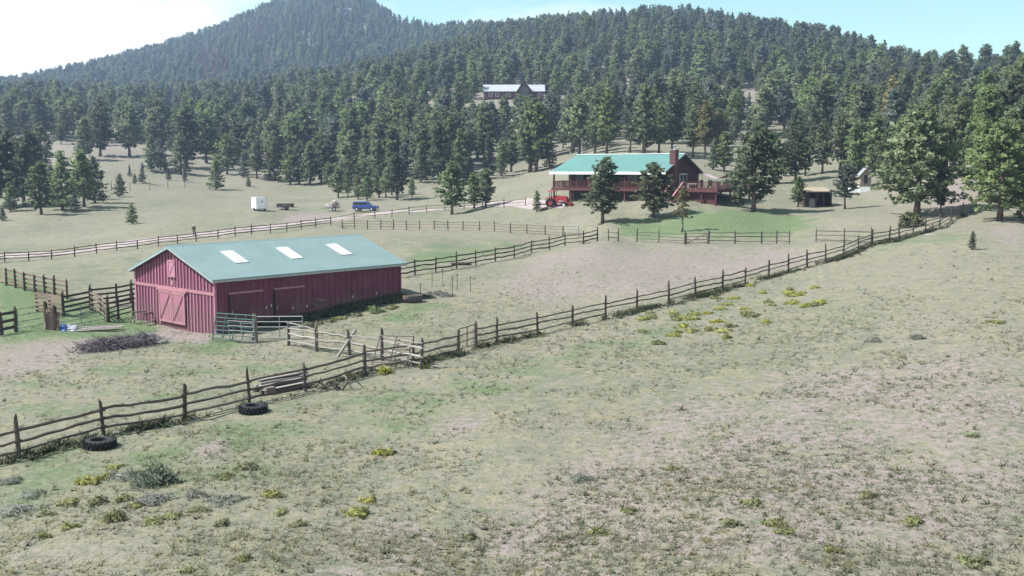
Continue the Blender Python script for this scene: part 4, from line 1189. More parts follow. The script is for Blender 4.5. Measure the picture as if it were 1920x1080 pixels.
# ------------------------------------------------------------------ yard things
def tractor_tyre(uv, label, rz):
    p = P(*uv)
    t = thing('discarded_tractor_tire', label, 'tyre', p + Vector((0, 0, -.02)), rz)
    MB().lathe([(.42, .06), (.50, .0), (.68, .02), (.78, .10), (.80, .22), (.78, .34), (.68, .42), (.50, .44), (.42, .38), (.46, .22)], 28, 'z', closed=True).build('casing', 'rubber', t, True)
    lug = MB().box(-.05, .10, -.035, .035, 0, .24).mesh('tread_lug', 'rubber')
    for k in range(22):
        a_ = 2 * math.pi * k / 22
        for lev in (0, 1):
            th = a_ + lev * math.pi / 22
            o = link('tread_lug', lug, t, (.77 * math.cos(th), .77 * math.sin(th), .0 if lev == 0 else .21), (.55 if lev else -.55, 0, th))
    t.scale = (.74, .74, .78)
tractor_tyre((187, 838), 'big black tractor tyre lying flat by the fence post at the pale dirt', .2)
tractor_tyre((475, 772), 'big black tractor tyre lying flat near the lumber pile', .9)

def lumber_pile():
    a, b = P(497, 742), P(603, 722)
    t = thing('lumber_pile', 'heap of weathered grey logs and boards behind the split rail fence', 'lumber', a, math.atan2(b.y - a.y, b.x - a.x))
    L = (b - a).length
    r_ = random.Random(4)
    for k in range(11):
        y = r_.uniform(.1, 1.2); x0 = r_.uniform(-.1, .5); x1 = L * r_.uniform(.7, 1.02); z = .1 + (k % 3) * .17 + r_.uniform(0, .05)
        if k < 7:
            MB().tube([(x0, y, z), ((x0 + x1) / 2, y + r_.uniform(-.05, .05), z + .02), (x1, y + r_.uniform(-.25, .25), z + r_.uniform(-.05, .1))], [r_.uniform(.08, .14)] * 3, 7).build('log', 'pale_wood' if k % 2 else 'fence_wood', t)
        else:
            MB().bar((x0, y, z + .1), (x1 * .8, y + r_.uniform(-.3, .3), z + .2), .22, .04).build('board', 'pale_wood', t)
    MB().box(.1, .6, .0, .5, -.05, .35).build('block', 'rusty_steel', t)
lumber_pile()
p = P(617, 731)
t = thing('branch_tangle', 'tangle of bent grey branches beside the lumber pile', 'branches', p)
for k in range(9):
    r_ = random.Random(k + 60); a_ = r_.uniform(0, 6.28); l = r_.uniform(.5, 1.3)
    c0 = Vector((r_.uniform(-.7, .7), r_.uniform(-.3, .4), .02))
    MB().tube([c0, c0 + Vector((math.cos(a_) * l * .5, math.sin(a_) * l * .3, r_.uniform(.3, .6))), c0 + Vector((math.cos(a_) * l, math.sin(a_) * l * .5, .05))], [.05, .04, .02], 5).build('branch', 'fence_wood', t)

def brush_pile():
    pts = [P(u, v) for u, v in ((150, 664), (200, 656), (245, 645), (285, 638), (215, 640), (175, 655))]
    c = P(218, 655)
    t = thing('brush_pile', 'long low heap of dark cut branches in front of the barn', 'brush pile', c)
    m_ = MB(); r_ = random.Random(3)
    for k in range(1300):
        f = r_.betavariate(1.6, 1.6)
        axis = P_a.lerp(P_b, f)
        hump = math.sin(math.pi * min(1, max(0, f))) ** .7 * (.75 + .35 * math.sin(f * 9))
        off = Vector((r_.gauss(0, .5), r_.gauss(0, .55), 0)) * (.5 + hump)
        base = axis - c + off
        zz = max(0, hump * r_.uniform(0, .8) * (1 - min(1, off.length / 2.2)))
        a_ = r_.uniform(0, 6.28); l = r_.uniform(.25, .85); up = r_.uniform(-.2, .8)
        d = Vector((math.cos(a_), math.sin(a_), up)) * l
        st_ = base + Vector((0, 0, zz + .02))
        mid = st_ + d * .5 + Vector((r_.uniform(-.08, .08), r_.uniform(-.08, .08), .04))
        m_.tube([st_, mid, st_ + d], [.022, .018, .008], 3, cap=False)
    m_.build('sticks', 'twig', t)['kind'] = 'stuff'
P_a, P_b = P(160, 660), P(290, 641)
brush_pile()
for uv, s, lab in (((302, 643), (.5, .35, .22), 'pale flat stone at the end of the brush pile'), ((283, 631), (.3, .25, .22), 'small white stone behind the brush pile')):
    r_ = random.Random(int(uv[0])); m_ = MB().lathe([(.02, 0), (.85, .05), (1, .35), (.75, .8), (.02, 1.0)], 9)
    m_.v = [(x * s[0] * r_.uniform(.85, 1.15), y * s[1] * r_.uniform(.85, 1.15), z * s[2]) for x, y, z in m_.v]
    o = m_.build('stone', 'rock'); o.location = P(*uv); tag(o, lab, 'stone')
# sawhorses and boards at the barn gable
for k, (uv, rz, lab) in enumerate((((263, 604), .9, 'weathered sawhorse with a pale board by the barn gable'), ((281, 607), 1.2, 'reddish sawhorse tilted beside the barn door'))):
    t = thing('sawhorse', lab, 'sawhorse', P(*uv), rz)
    MB().bar((-.7, 0, .78), (.7, 0, .78), .1, .12).build('beam', 'tan_wood' if k else 'pale_wood', t)
    for x in (-.55, .55):
        for y in (-.32, .32): MB().bar((x, 0, .76), (x * 1.15, y, -.03), .07, .04).build('leg', 'barn_trim' if k else 'tan_wood', t)
    MB().bar((-.8, -.3, .25), (.8, -.3, .25), .22, .05).build('board', 'pale_wood', t)
# tarps on the ground
def sheet(name, px, m_, label, cat, h=.12, seed=1):
    q = [P(u, v) for u, v in px]; c = sum(q, Vector()) / 4; r_ = random.Random(seed); N = 8; mb = MB(); vs_ = []
    for i in range(N + 1):
        for j in range(N + 1):
            a_ = q[0].lerp(q[1], i / N); b_ = q[3].lerp(q[2], i / N); p_ = a_.lerp(b_, j / N)
            edge = i in (0, N) or j in (0, N)
            vs_.append((p_.x - c.x, p_.y - c.y, zt(p_.x, p_.y) - c.z + .03 + (0 if edge else r_.uniform(.02, h))))
    fs = [(i * (N + 1) + j, (i + 1) * (N + 1) + j, (i + 1) * (N + 1) + j + 1, i * (N + 1) + j + 1) for i in range(N) for j in range(N)]
    mb.add(vs_, fs); mb.add([(x, y, z - .03) for x, y, z in vs_], [tuple(reversed(f)) for f in fs])
    o = mb.build(name, m_, None, True); o.location = c
    return tag(o, label, cat)
sheet('tarp', [(108, 619), (122, 622), (126, 613), (114, 611)], 'tarp_blue', 'crumpled blue tarp on the grass by the gate post', 'tarp', .3, 2)
sheet('tarp', [(124, 621), (140, 622), (146, 610), (126, 609)], 'tarp_grey', 'pale lavender tarp spread beside the blue tarp', 'tarp', .08, 3)
t = thing('board_pile', 'flat pile of bleached boards on the grass beside the tarps', 'boards', P(138, 622), .25)
for k in range(7):
    a_ = random.uniform(-.2, .2)
    MB().bar((random.uniform(0, .4), k * .24, .04 + .03 * (k % 3)), (random.uniform(2.2, 3.4), k * .24 + a_ + .5, .05 + .03 * (k % 3)), .2, .03).build('board', 'pale_wood', t)
# old trough and stones beside the barn's far corner
t = thing('water_trough', 'old dark oval trough at the far corner of the barn', 'trough', P(774, 566), .5)
MB().lathe([(.5, 0), (.62, .05), (.65, .5), (.60, .52), (.56, .12), (.02, .1)], 18).build('basin', 'fence_wood', t, True)
for o in t.children: o.scale = (1.25, .75, 1)
o = MB().tube([(0, 0, .12), (1.1, .2, .16), (2.0, .3, .12)], [.16, .17, .13], 8).build('fallen_log', 'fence_wood'); o.location = P(846, 498) + Vector((0, 0, .02)); tag(o, 'dark log lying by the straight three rail fence', 'log')
o = MB().lathe([(.02, 0), (.6, .05), (.7, .3), (.45, .6), (.02, .7)], 9).build('boulder', 'rock'); o.location = P(1745, 441) + Vector((0, 0, -.1)); o.scale = (.9, .5, .35); tag(o, 'pale flat boulder at the foot of the long rail fence', 'boulder')

# ------------------------------------------------------------------ person on the driveway
def person():
    p = P(364, 444)
    t = thing('person', 'person in dark top and grey trousers walking on the driveway', 'person', p, R(200))
    V, E, Rd = [], [], []
    def j(co, r, par=None):
        V.append(co); Rd.append(r)
        if par is not None: E.append((par, len(V) - 1))
        return len(V) - 1
    pel = j((0, 0, .95), (.16, .12)); wa = j((0, 0, 1.12), (.145, .11), pel); ch = j((0, .01, 1.35), (.18, .125), wa); nk = j((0, .01, 1.5), (.07, .07), ch)
    hd = j((0, -.01, 1.62), (.085, .095), nk); j((0, 0, 1.75), (.07, .085), hd)
    for s in (-1, 1):
        hp = j((s * .1, 0, .88), (.1, .1), pel); kn = j((s * .11, -.08 * s, .5), (.07, .075), hp); an = j((s * .11, .06 - .1 * s, .1), (.045, .05), kn); j((s * .12, -.1 - .1 * s, .04), (.045, .035), an)
        sh = j((s * .2, .01, 1.42), (.065, .065), ch); el = j((s * .27, .06, 1.16), (.05, .05), sh); wr = j((s * .25, -.08 * (1 + s), .95), (.035, .035), el); hn = j((s * .25, -.1 * (1 + s), .88), (.038, .02), wr)
        for k in range(4): j((s * (.235 + .012 * k), -.1 * (1 + s) - .02 + .018 * k, .79 + .008 * abs(k - 1)), (.010, .010), hn)
        j((s * .22, -.1 * (1 + s) - .045, .84), (.011, .011), hn)
    me = bpy.data.meshes.new('body'); me.from_pydata(V, E, []); 
    for m_ in ('trousers', 'shirt', 'skin'): me.materials.append(MATS[m_])
    tmp = bpy.data.objects.new('body', me); C.objects.link(tmp)
    sk = tmp.modifiers.new('skin', 'SKIN'); sk.use_smooth_shade = True
    sv = me.skin_vertices[0].data if me.skin_vertices else None
    if sv is None:
        bpy.context.view_layer.objects.active = tmp
        bpy.ops.object.modifier_remove(modifier='skin'); bpy.ops.object.modifier_add(type='SKIN')
        sv = me.skin_vertices[0].data
    for i, r in enumerate(Rd): sv[i].radius = r
    sv[0].use_root = True
    tmp.modifiers.new('sub', 'SUBSURF').render_levels = 2
    tmp.modifiers['sub'].levels = 2
    dg = bpy.context.evaluated_depsgraph_get()
    me2 = bpy.data.meshes.new_from_object(tmp.evaluated_get(dg))
    bpy.data.objects.remove(tmp)
    me2.materials.clear()
    for m_ in ('trousers', 'shirt', 'skin'): me2.materials.append(MATS[m_])
    for f in me2.polygons:
        c = f.center
        f.material_index = 2 if c.z > 1.5 or (abs(c.x) > .2 and c.z < 1.12) else (0 if c.z < .98 and abs(c.x) < .21 else 1)
        f.use_smooth = True
    link('body', me2, t)
    MB().lathe([(.1, 1.70), (.102, 1.75), (.085, 1.82), (.01, 1.85)], 12).add([(-.08, -.09, 1.71), (.08, -.09, 1.71), (.06, -.19, 1.70), (-.06, -.19, 1.70)], [(0, 1, 2, 3)]).build('cap', 'cap', t, True)
    MB().box(-.05, -.02, -.105, -.093, 1.655, 1.672).box(.02, .05, -.105, -.093, 1.655, 1.672).build('eyes', 'dark_void', t)
    MB().add([(0, -.14, 1.62), (-.018, -.1, 1.61), (.018, -.1, 1.61), (0, -.1, 1.66)], [(0, 1, 3), (0, 3, 2), (0, 2, 1)]).build('nose', 'skin', t)
person()

# ------------------------------------------------------------------ trees
def leaf_mesh(name, matn, tris, nrm, tint):
    """triangle soup with per-corner shading normals that follow each clump"""
    k = len(tris)
    me = bpy.data.meshes.new(name)
    me.vertices.add(k * 3); me.vertices.foreach_set('co', tris.reshape(-1).astype(np.float32))
    me.loops.add(k * 3); me.loops.foreach_set('vertex_index', np.arange(k * 3))
    me.polygons.add(k); me.polygons.foreach_set('loop_start', np.arange(k) * 3)
    me.update()
    at = me.attributes.new('tint', 'FLOAT', 'POINT'); at.data.foreach_set('value', np.repeat(tint, 3).astype(np.float32))
    me.polygons.foreach_set('use_smooth', [True] * k)
    me.normals_split_custom_set_from_vertices(nrm.reshape(-1, 3).tolist())
    me.materials.append(MATS[matn])
    return me

def clumps(centres, outw, size, nb, g, up=.35, thin=.28):
    """needle clumps: nb blades round each centre. returns tris, normals, tint"""
    k = len(centres)
    d = g.normal(size=(k, nb, 3)); d[..., 2] = d[..., 2] * .75 + up
    d /= np.linalg.norm(d, axis=-1, keepdims=True)
    s = np.broadcast_to(np.asarray(size).reshape(-1, 1, 1), (k, 1, 1)) * g.uniform(.6, 1.2, (k, nb, 1))
    c = centres[:, None, :] + g.normal(size=(k, nb, 3)) * s * .25
    side = np.cross(d, g.normal(size=(k, nb, 3))); side /= np.linalg.norm(side, axis=-1, keepdims=True) + 1e-9
    a = c - d * s * .35 + side * s * thin; b_ = c - d * s * .35 - side * s * thin; t_ = c + d * s * .8
    tr = np.stack([a, b_, t_], 2).reshape(-1, 3, 3)
    o = (d * .75 + outw[:, None, :] * .85 + g.normal(size=(k, nb, 3)) * .22); o[..., 2] += .15
    o /= np.linalg.norm(o, axis=-1, keepdims=True)
    o = np.broadcast_to(o[:, :, None, :], (k, nb, 3, 3)).reshape(-1, 3, 3)
    fn = np.cross(tr[:, 1] - tr[:, 0], tr[:, 2] - tr[:, 0])
    flip = (fn * o[:, 0]).sum(-1) < 0
    tr[flip] = tr[flip][:, ::-1]
    return tr, o.copy()

def pine(seed, kind, matn, bark='bark'):
    """normalised to height 10 m. returns (trunk mesh, crown mesh)"""
    g = np.random.default_rng(seed)
    trunk = MB()
    bend = g.normal(size=2) * .12
    ax = lambda z: np.array([bend[0] * math.sin(z * .35), bend[1] * math.sin(z * .3 + 1), z])
    cen, out_, sz, tn = [], [], [], []
    if kind == 'ponderosa':
        z0, top, nb_, rmax, sizes, nbl = g.uniform(1.2, 1.9), 10, 82, 2.75, (.25, .44), 10
        prof = lambda f: rmax * (min(1, (f + .06) / .30) ** .7) * (max(0, 1.03 - f) ** .60)
        r0 = .24
    elif kind == 'tall':
        z0, top, nb_, rmax, sizes, nbl = g.uniform(1.8, 3.0), 10, 72, 2.05, (.25, .44), 10
        prof = lambda f: rmax * (min(1, (f + .08) / .28) ** .6) * (max(0, 1.04 - f) ** .52)
        r0 = .19
    elif kind == 'young':
        z0, top, nb_, rmax, sizes, nbl = .8, 10, 76, 2.5, (.25, .44), 10
        prof = lambda f: rmax * (min(1, (f + .10) / .2) ** .6) * (max(0, 1.03 - f) ** .66)
        r0 = .2
    elif kind == 'broad':
        z0, top, nb_, rmax, sizes, nbl = g.uniform(1.4, 1.7), 10, 140, 3.4, (.20, .36), 10
        prof = lambda f: rmax * (min(1, (f + .12) / .34) ** .6) * (max(0, 1.02 - f) ** .62)
        r0 = .26
    elif kind == 'sparse':
        z0, top, nb_, rmax, sizes, nbl = 3.0, 10, 26, 2.2, (.28, .5), 10
        prof = lambda f: rmax * (.35 + .65 * g.random()) * (max(0, 1.05 - f) ** .6)
        r0 = .22
    else:                                  # fir: narrow cone to the ground
        z0, top, nb_, rmax, sizes, nbl = .7, 10, 62, 1.55, (.26, .46), 9
        prof = lambda f: rmax * (min(1, (f + .12) / .16) ** .6) * (max(0, 1.01 - f) ** .9) + .06
        r0 = .15
    zs = np.linspace(0, 9.7, 9)
    trunk.tube([(*ax(z)[:2], z - (.25 if i == 0 else 0)) for i, z in enumerate(zs)], [r0 * (1.25 if i == 0 else 1) * (1 - z / 10.6) ** .8 for i, z in enumerate(zs)], 8)
    lob = g.uniform(0, 6.28, 3)
    ang = 0.0
    for i in range(nb_):
        f = (i + g.uniform(0, .9)) / nb_
        f = f ** .92
        z = z0 + (top - z0) * f
        ang += 2.4 + g.uniform(-.5, .5)
        ln = prof(f) * g.uniform(.62, 1.12) * (1 + .18 * math.sin(2 * ang + lob[0]) + .10 * math.sin(3 * ang + lob[1]))
        ln = max(ln, .12)
        rise = (-.28 + .95 * f) if kind != 'fir' else (-.35 + .75 * f)
        rise += g.uniform(-.15, .15)
        dirv = np.array([math.cos(ang), math.sin(ang), rise]); dirv /= np.linalg.norm(dirv)
        st_ = ax(z)
        end = st_ + dirv * ln + np.array([0, 0, .12 * ln])
        if ln > .5:
            mid = st_ + dirv * ln * .5 + np.array([0, 0, -.04 * ln])
            trunk.tube([tuple(st_), tuple(mid), tuple(end)], [.05 * (1.2 - f), .035 * (1.2 - f), .012], 3, cap=False)
        nc = max(1, int(round(ln * (5.4 if kind != 'sparse' else 4.5))))
        for k in range(nc):
            w = 1 - (k + g.uniform(0, .7)) / nc * .72
            c = st_ + (end - st_) * w + g.normal(size=3) * np.array([.20, .20, .12]) * min(1, ln)
            cen.append(c); o = np.array([c[0], c[1], (c[2] - (z0 + .30 * (top - z0))) * .55]); o /= np.linalg.norm(o) + 1e-6
            out_.append(o); sz.append(g.uniform(*sizes) * (1 if f < .9 else .75)); tn.append(g.random())
    cen.append(ax(9.85)); out_.append(np.array([0, 0, 1.])); sz.append(.34); tn.append(.6)
    cen, out_, sz, tn = map(np.array, (cen, out_, sz, tn))
    tr, nr = clumps(cen, out_, sz, nbl, g)
    tint = np.clip(np.repeat(tn, nbl) * .75 + g.normal(size=len(tr)) * .12 + .12, 0, 1)
    return trunk.mesh('trunk', bark, True), leaf_mesh('crown', matn, tr, nr, tint)

TREE = {}
def reg(key, *a): TREE[key] = pine(*a)
for i in range(4): reg('pond%d' % i, 100 + i, 'ponderosa', ('needles_mid', 'needles_dark', 'needles_light', 'needles_light')[i])
for i in range(4): reg('tall%d' % i, 200 + i, 'tall', ('needles_mid', 'needles_mid', 'needles_blue', 'needles_light')[i])
for i in range(3): reg('young%d' % i, 300 + i, 'young', ('needles_mid', 'needles_blue', 'needles_light')[i])
for i in range(3): reg('fir%d' % i, 400 + i, 'fir', ('needles_blue', 'needles_dark', 'needles_blue')[i])
for i in range(2): reg('broad%d' % i, 500 + i, 'broad', ('needles_light', 'needles_light')[i])
reg('yellow', 600, 'sparse', 'needles_yellow', 'bark_grey')
reg('gold', 601, 'tall', 'needles_yellow')
reg('red', 602, 'fir', 'needles_red', 'bark_grey')
FIRST = {}
def tree(key, p, h, label, group, wide=1.0, name='pine_tree', cat='tree', rz=None):
    t = thing(name, label, cat, p, random.uniform(0, 6.28) if rz is None else rz, group)
    s = h / 10
    tm, cm = TREE[key]
    a_ = link('trunk', tm, t, None, None, (s * min(1.15, wide), s * min(1.15, wide), s)); b_ = link('crown', cm, t, None, None, (s * wide, s * wide, s))
    FIRST.setdefault(key, (a_, b_))
    return t
def look(key, h):
    k = key[:-1] if key[-1].isdigit() else key
    shape = {'pond': 'round-crowned', 'tall': 'slender bare-trunked', 'young': 'cone-shaped', 'fir': 'narrow spire-like', 'broad': 'broad bushy', 'gold': 'slender yellowish'}[k]
    col = {'needles_dark': 'dark green ', 'needles_mid': 'mid-green ', 'needles_light': 'light green ', 'needles_blue': 'bluish green ', 'needles_yellow': ''}[TREE[key][1].materials[0].name]
    return ('tall ' if h > 14.5 else 'small ' if h < 10 else '') + col + shape
USED = []                                  # trunk positions taken
def tpx(key, ub, vb, vt, label, group=None, wide=1.0, name='pine_tree'):
    p = P(ub, vb)
    h = (vb - vt) * p.y / FPX * 1.02
    if group and label.startswith(('pine ', 'dense pine ', 'thin-stemmed pine ', 'small young conifer ', 'big pine ')): label = look(key, h) + ' ' + label[label.index('pine' if 'pine' in label else 'conifer'):]
    USED.append((p.x, p.y, max(2.0, h * .16)))
    return tree(key, p, h, label, group, wide, name)

# yard
tpx('pond1', 1133, 417, 300, 'dense round pine in front of the house porch, beside the driveway end', None, 1.35)
tpx('pond0', 1225, 408, 308, 'broad bushy pine in front of the house beside the deck stairs', None, 1.75)
tpx('yellow', 1279, 435, 352, 'sparse crooked yellowing pine at the lawn gate', None, 1.3)
tpx('young2', 1007, 397, 358, 'small bushy pine at the tail of the red tractor', None, 1.0)
tpx('pond2', 847, 402, 306, 'dark bushy pine beside the driveway fence', None, 1.3)
tpx('pond3', 888, 391, 326, 'lighter pine in the driveway clump next to the dark bushy one', None, 1.25)
tpx('pond1', 910, 390, 318, 'dark pine in the driveway clump on the house side', None, 1.2)
tpx('pond1', 1417, 396, 238, 'big dark pine with low boughs on the lawn past the deck', None, 1.4)
tpx('young0', 1384, 388, 330, 'thin small pine beside the big dark lawn pine', None, 1.0)
tpx('pond2', 1497, 388, 333, 'small thin-stemmed pine beside the open shed', None, 1.15)
tpx('tall2', 1585, 392, 312, 'pale thin pine standing between the two sheds', None, 1.55)
tpx('tall3', 1600, 352, 236, 'slender pine right behind the garden shed', None, 1.0)
tpx('broad0', 1717, 407, 208, 'broad light green pine at the bend of the long rail fence', None, 1.3)
tpx('broad1', 1874, 413, 232, 'huge spreading pine at the top corner of the pasture', None, 1.25)
tpx('tall0', 1364 + 400, 402, 300, 'slim pine right beside the broad light green pine', None, .8)
tpx('young0', 1921, 414, 330, 'light young pine beside the huge spreading pine', None, 1.0)
tpx('young1', 1823, 468, 434, 'tiny lone pine sapling in the open pasture', None, 1.15)
# meadow on the left
for a_ in ((248, 420, 384, 'young2', 'round bushy young pine alone in the open meadow', 1.25), (225, 369, 327, 'young0', 'pointed young pine alone at the meadow edge', 1.1),
           (405, 356, 300, 'young2', 'dark young pine alone between meadow and forest above the white trailer', 1.05),
           (243, 331, 309, 'fir1', None, 1.2), (253, 345, 326, 'young0', None, 1.0), (316, 338, 320, 'young1', None, 1.2), (347, 341, 312, 'fir0', None, 1.2), (466, 350, 332, 'young2', None, 1.2), (268, 344, 305, 'fir2', None, 1.2), (140, 398, 362, 'young1', None, 1.2), (5, 414, 390, 'young1', None, 1.2), (20, 397, 343, 'young2', None, 1.2)):
    tpx(a_[3], a_[0], a_[1], a_[2], a_[4] or 'small young conifer dotted along the forest edge of the meadow', None if a_[4] else 'young conifers at the meadow edge', a_[5] * 1.25)
for a_ in ((78, 402, 306, 'pond0'), (118, 394, 286, 'young2'), (155, 388, 286, 'pond2'), (178, 381, 296, 'young0'), (98, 385, 310, 'young1'), (165, 372, 300, 'young2')):
    tpx(a_[3], a_[0], a_[1], a_[2], 'pine in the leafy clump on the low side of the meadow', 'pine clump at the meadow', 1.25)
for a_ in ((18, 385, 250, 'pond1'), (45, 388, 265, 'pond1'), (-12, 392, 240, 'pond1'), (60, 360, 250, 'pond1'), (78, 325, 235, 'pond2')):
    tpx(a_[3], a_[0], a_[1], a_[2], 'very dark tall pine in the shaded stand beside the meadow', 'dark pines beside the meadow', 1.15)
for a_ in ((188, 293, 205, 'pond1'), (246, 293, 198, 'pond2'), (160, 300, 222, 'pond0'), (285, 321, 256, 'young2'), (340, 326, 252, 'young0'), (310, 321, 294, 'young1'), (300, 318, 262, 'young1'), (352, 315, 205, 'pond1'), (385, 305, 215, 'pond2'),
           (425, 327, 255, 'pond2'), (457, 332, 290, 'young1'), (482, 335, 260, 'tall0'), (515, 338, 266, 'young0'), (545, 346, 278, 'young2'), (562, 346, 272, 'pond1'), (581, 348, 270, 'pond0'), (604, 342, 266, 'pond1'), (448, 310, 225, 'pond1')):
    tpx(a_[3], a_[0], a_[1], a_[2], 'pine along the sunlit forest edge above the meadow', 'pines on the meadow forest edge', 1.25)
for a_ in ((634, 371, 316, 'pond2'), (652, 371, 320, 'tall0'), (671, 374, 330, 'pond3'), (688, 376, 332, 'broad0'), (711, 371, 312, 'pond0'), (725, 371, 316, 'pond2'), (743, 375, 290, 'pond1'), (773, 369, 336, 'pond3'), (735, 366, 300, 'tall1')):
    tpx(a_[3], a_[0], a_[1], a_[2], 'thin-stemmed pine in the row standing behind the blue car', 'pines behind the blue car', 1.2)
for a_ in ((790, 342, 268, 'young0'), (822, 346, 232, 'pond1'), (862, 340, 245, 'young2'), (845, 335, 225, 'pond2'), (940, 330, 262, 'young2'), (960, 322, 245, 'pond1'), (1030, 316, 262, 'young0'), (915, 335, 250, 'fir2'), (880, 342, 290, 'young1')):
    tpx(a_[3], a_[0], a_[1], a_[2], 'dense pine in the stand between the driveway clearing and the slope', 'pines above the driveway clearing', 1.05)
for a_ in ((994, 323, 186, 'pond0'), (1004, 323, 192, 'pond2'), (1115, 288, 180, 'tall0'), (1138, 288, 172, 'tall3'), (1207, 289, 164, 'pond0'), (1260, 286, 158, 'tall0'), (1085, 290, 185, 'pond2'), (1300, 294, 208, 'tall1'), (1180, 286, 185, 'tall2'), (1235, 288, 190, 'tall3')):
    tpx(a_[3], a_[0], a_[1], a_[2], 'tall ponderosa with bare trunk rising behind the teal-roofed house', 'tall pines behind the house', 1.15)
for a_ in ((1347, 300, 210, 'gold'), (1322, 298, 195, 'gold')):
    tpx(a_[3], a_[0], a_[1], a_[2], 'yellowish tall pine on the bank behind the house chimney', 'yellowish pines behind the house', 1.2)
for a_ in ((1358, 322, 250, 'pond3'), (1338, 318, 262, 'young0'), (1450, 345, 250, 'pond0'), (1490, 340, 243, 'pond1'), (1508, 330, 262, 'pond2'), (1542, 325, 228, 'tall0'), (1470, 330, 268, 'young2'), (1393, 335, 275, 'young0'), (1640, 330, 218, 'pond3'), (1662, 345, 245, 'pond0'), (1690, 330, 225, 'pond3'), (1575, 318, 215, 'pond0'), (1610, 325, 228, 'pond3')):
    tpx(a_[3], a_[0], a_[1], a_[2], 'pine on the needle-covered bank above the two sheds', 'pines above the sheds', 1.1)
for a_ in ((1800, 330, 190, 'pond0'), (1845, 330, 170, 'pond2'), (1890, 320, 150, 'pond1'), (1905, 350, 195, 'pond0'), (1840, 370, 235, 'pond2'), (1900, 385, 235, 'pond0'), (1775, 322, 180, 'tall0'), (1762, 335, 225, 'pond2')):
    tpx(a_[3], a_[0], a_[1], a_[2], 'big pine on the bare pinkish slope above the pasture corner', 'pines above the pasture corner', 1.15)
p = P(408, 141); 
# random forest fill
def vbound(u):
    return np.interp(u, [-400, 0, 120, 260, 330, 430, 560, 620, 800, 870, 930, 1010, 1060, 1300, 1400, 1480, 1560, 1700, 1800, 1860, 1920, 2300], [300, 262, 278, 268, 290, 310, 330, 352, 345, 318, 300, 300, 286, 286, 292, 290, 296, 300, 268, 320, 396, 396])
cand = []
g = np.random.default_rng(77)
NS = 70000
az_ = g.uniform(-.58, .58, NS); rr_ = np.sqrt(g.uniform(150 ** 2, 1420 ** 2, NS))
xs_, ys_ = rr_ * np.sin(az_), rr_ * np.cos(az_)
zs_ = Z(xs_, ys_)
f_ = ys_ * math.cos(PITCH) - (zs_ - CAMZ) * math.sin(PITCH)
uu = 960 + FPX * xs_ / f_; vv_ = 540 - FPX * (ys_ * math.sin(PITCH) + (zs_ - CAMZ) * math.cos(PITCH)) / f_
# which ground is in sight of the camera (march along each azimuth)
vis_t = np.maximum.accumulate(np.where(GR > 60, (GZ - CAMZ) / GR, -9), axis=1)
ai_ = np.clip(np.searchsorted(AZ, az_), 0, len(AZ) - 1); li_ = np.clip(((np.log(rr_) - LR[0]) / (LR[1] - LR[0])).astype(int), 0, len(LR) - 1)
tt_ = (zs_ + 14 - CAMZ) / rr_
ok = (vv_ < vbound(uu)) & (tt_ > vis_t[ai_, li_] - .004)
dens = np.where(rr_ > 560, 1.0, .9)
dens *= np.clip(.52 + 1.7 * vnoise(xs_, ys_, 34, 9) + 1.0 * vnoise(xs_, ys_, 14, 19), .05, 1)
dens = np.where(rr_ > 600, np.clip(dens + .45, 0, 1), dens)
# rocky crown of the mountain is thin
rocky = (uu > 640) & (uu < 775) & (vv_ < 75) & (rr_ > 1000)
dens = np.where(rocky, dens * .3, dens)
ok &= g.random(NS) < dens
ok &= ~((uu > 893) & (uu < 1040) & (rr_ > 408) & (rr_ < 448))
cell = {}
sel = []
order = np.argsort(rr_)
for i in order:
    if not ok[i]: continue
    x, y, r = xs_[i], ys_[i], rr_[i]
    md = 4.6 if r < 420 else (4.9 if r < 700 else 5.2)
    if r < 330 and any((x - a_) ** 2 + (y - b_) ** 2 < (md + c_ * .6) ** 2 for a_, b_, c_ in USED): continue
    k = (int(x // 6), int(y // 6)); bad = False
    for dx in (-1, 0, 1):
        for dy in (-1, 0, 1):
            for (a_, b_) in cell.get((k[0] + dx, k[1] + dy), ()):
                if (x - a_) ** 2 + (y - b_) ** 2 < md * md: bad = True
    if bad: continue
    u, v = uu[i], vv_[i]
    if r < 560:
        h = g.uniform(9.5, 17) if g.random() < .7 else g.uniform(3.5, 9.5)
        kd = g.random()
        key = ('pond%d' % g.integers(4)) if kd < .42 else ('tall%d' % g.integers(4)) if kd < .84 else ('young%d' % g.integers(3)) if kd < .95 else 'fir2'
        if kd > .985 and 1280 < u < 1750: key = 'gold'
    else:
        h = g.uniform(9, 20)
        kd = g.random()
        key = ('fir%d' % g.integers(3)) if kd < .60 else ('tall%d' % g.integers(3)) if kd < .9 else ('young%d' % g.integers(3))
        if (366 < u < 428 and 118 < v < 168 and g.random() < .6) or (480 < u < 530 and 50 < v < 105 and g.random() < .22) or (560 < u < 620 and 30 < v < 70 and g.random() < .15) or g.random() < .004: key = 'red'
    # keep the grey-roofed house in sight
    top_v = v - h * FPX / r
    half = h * .17 * FPX / r
    if r < 432 and u + half > 893 and u - half < 1058 and top_v < 186 and v > 160:
        h = (v - g.uniform(176, 190)) * r / FPX
        if h < 2.5 or h > 15: continue
        key = ('young%d' % g.integers(3)) if h < 8 else key
    if r < 300 and 1270 < u < 1330 and v > 280: continue
    cell.setdefault(k, []).append((x, y))
    sel.append((x, y, zs_[i], h, key, u, v, r, h / r))
print('forest trees', len(sel))
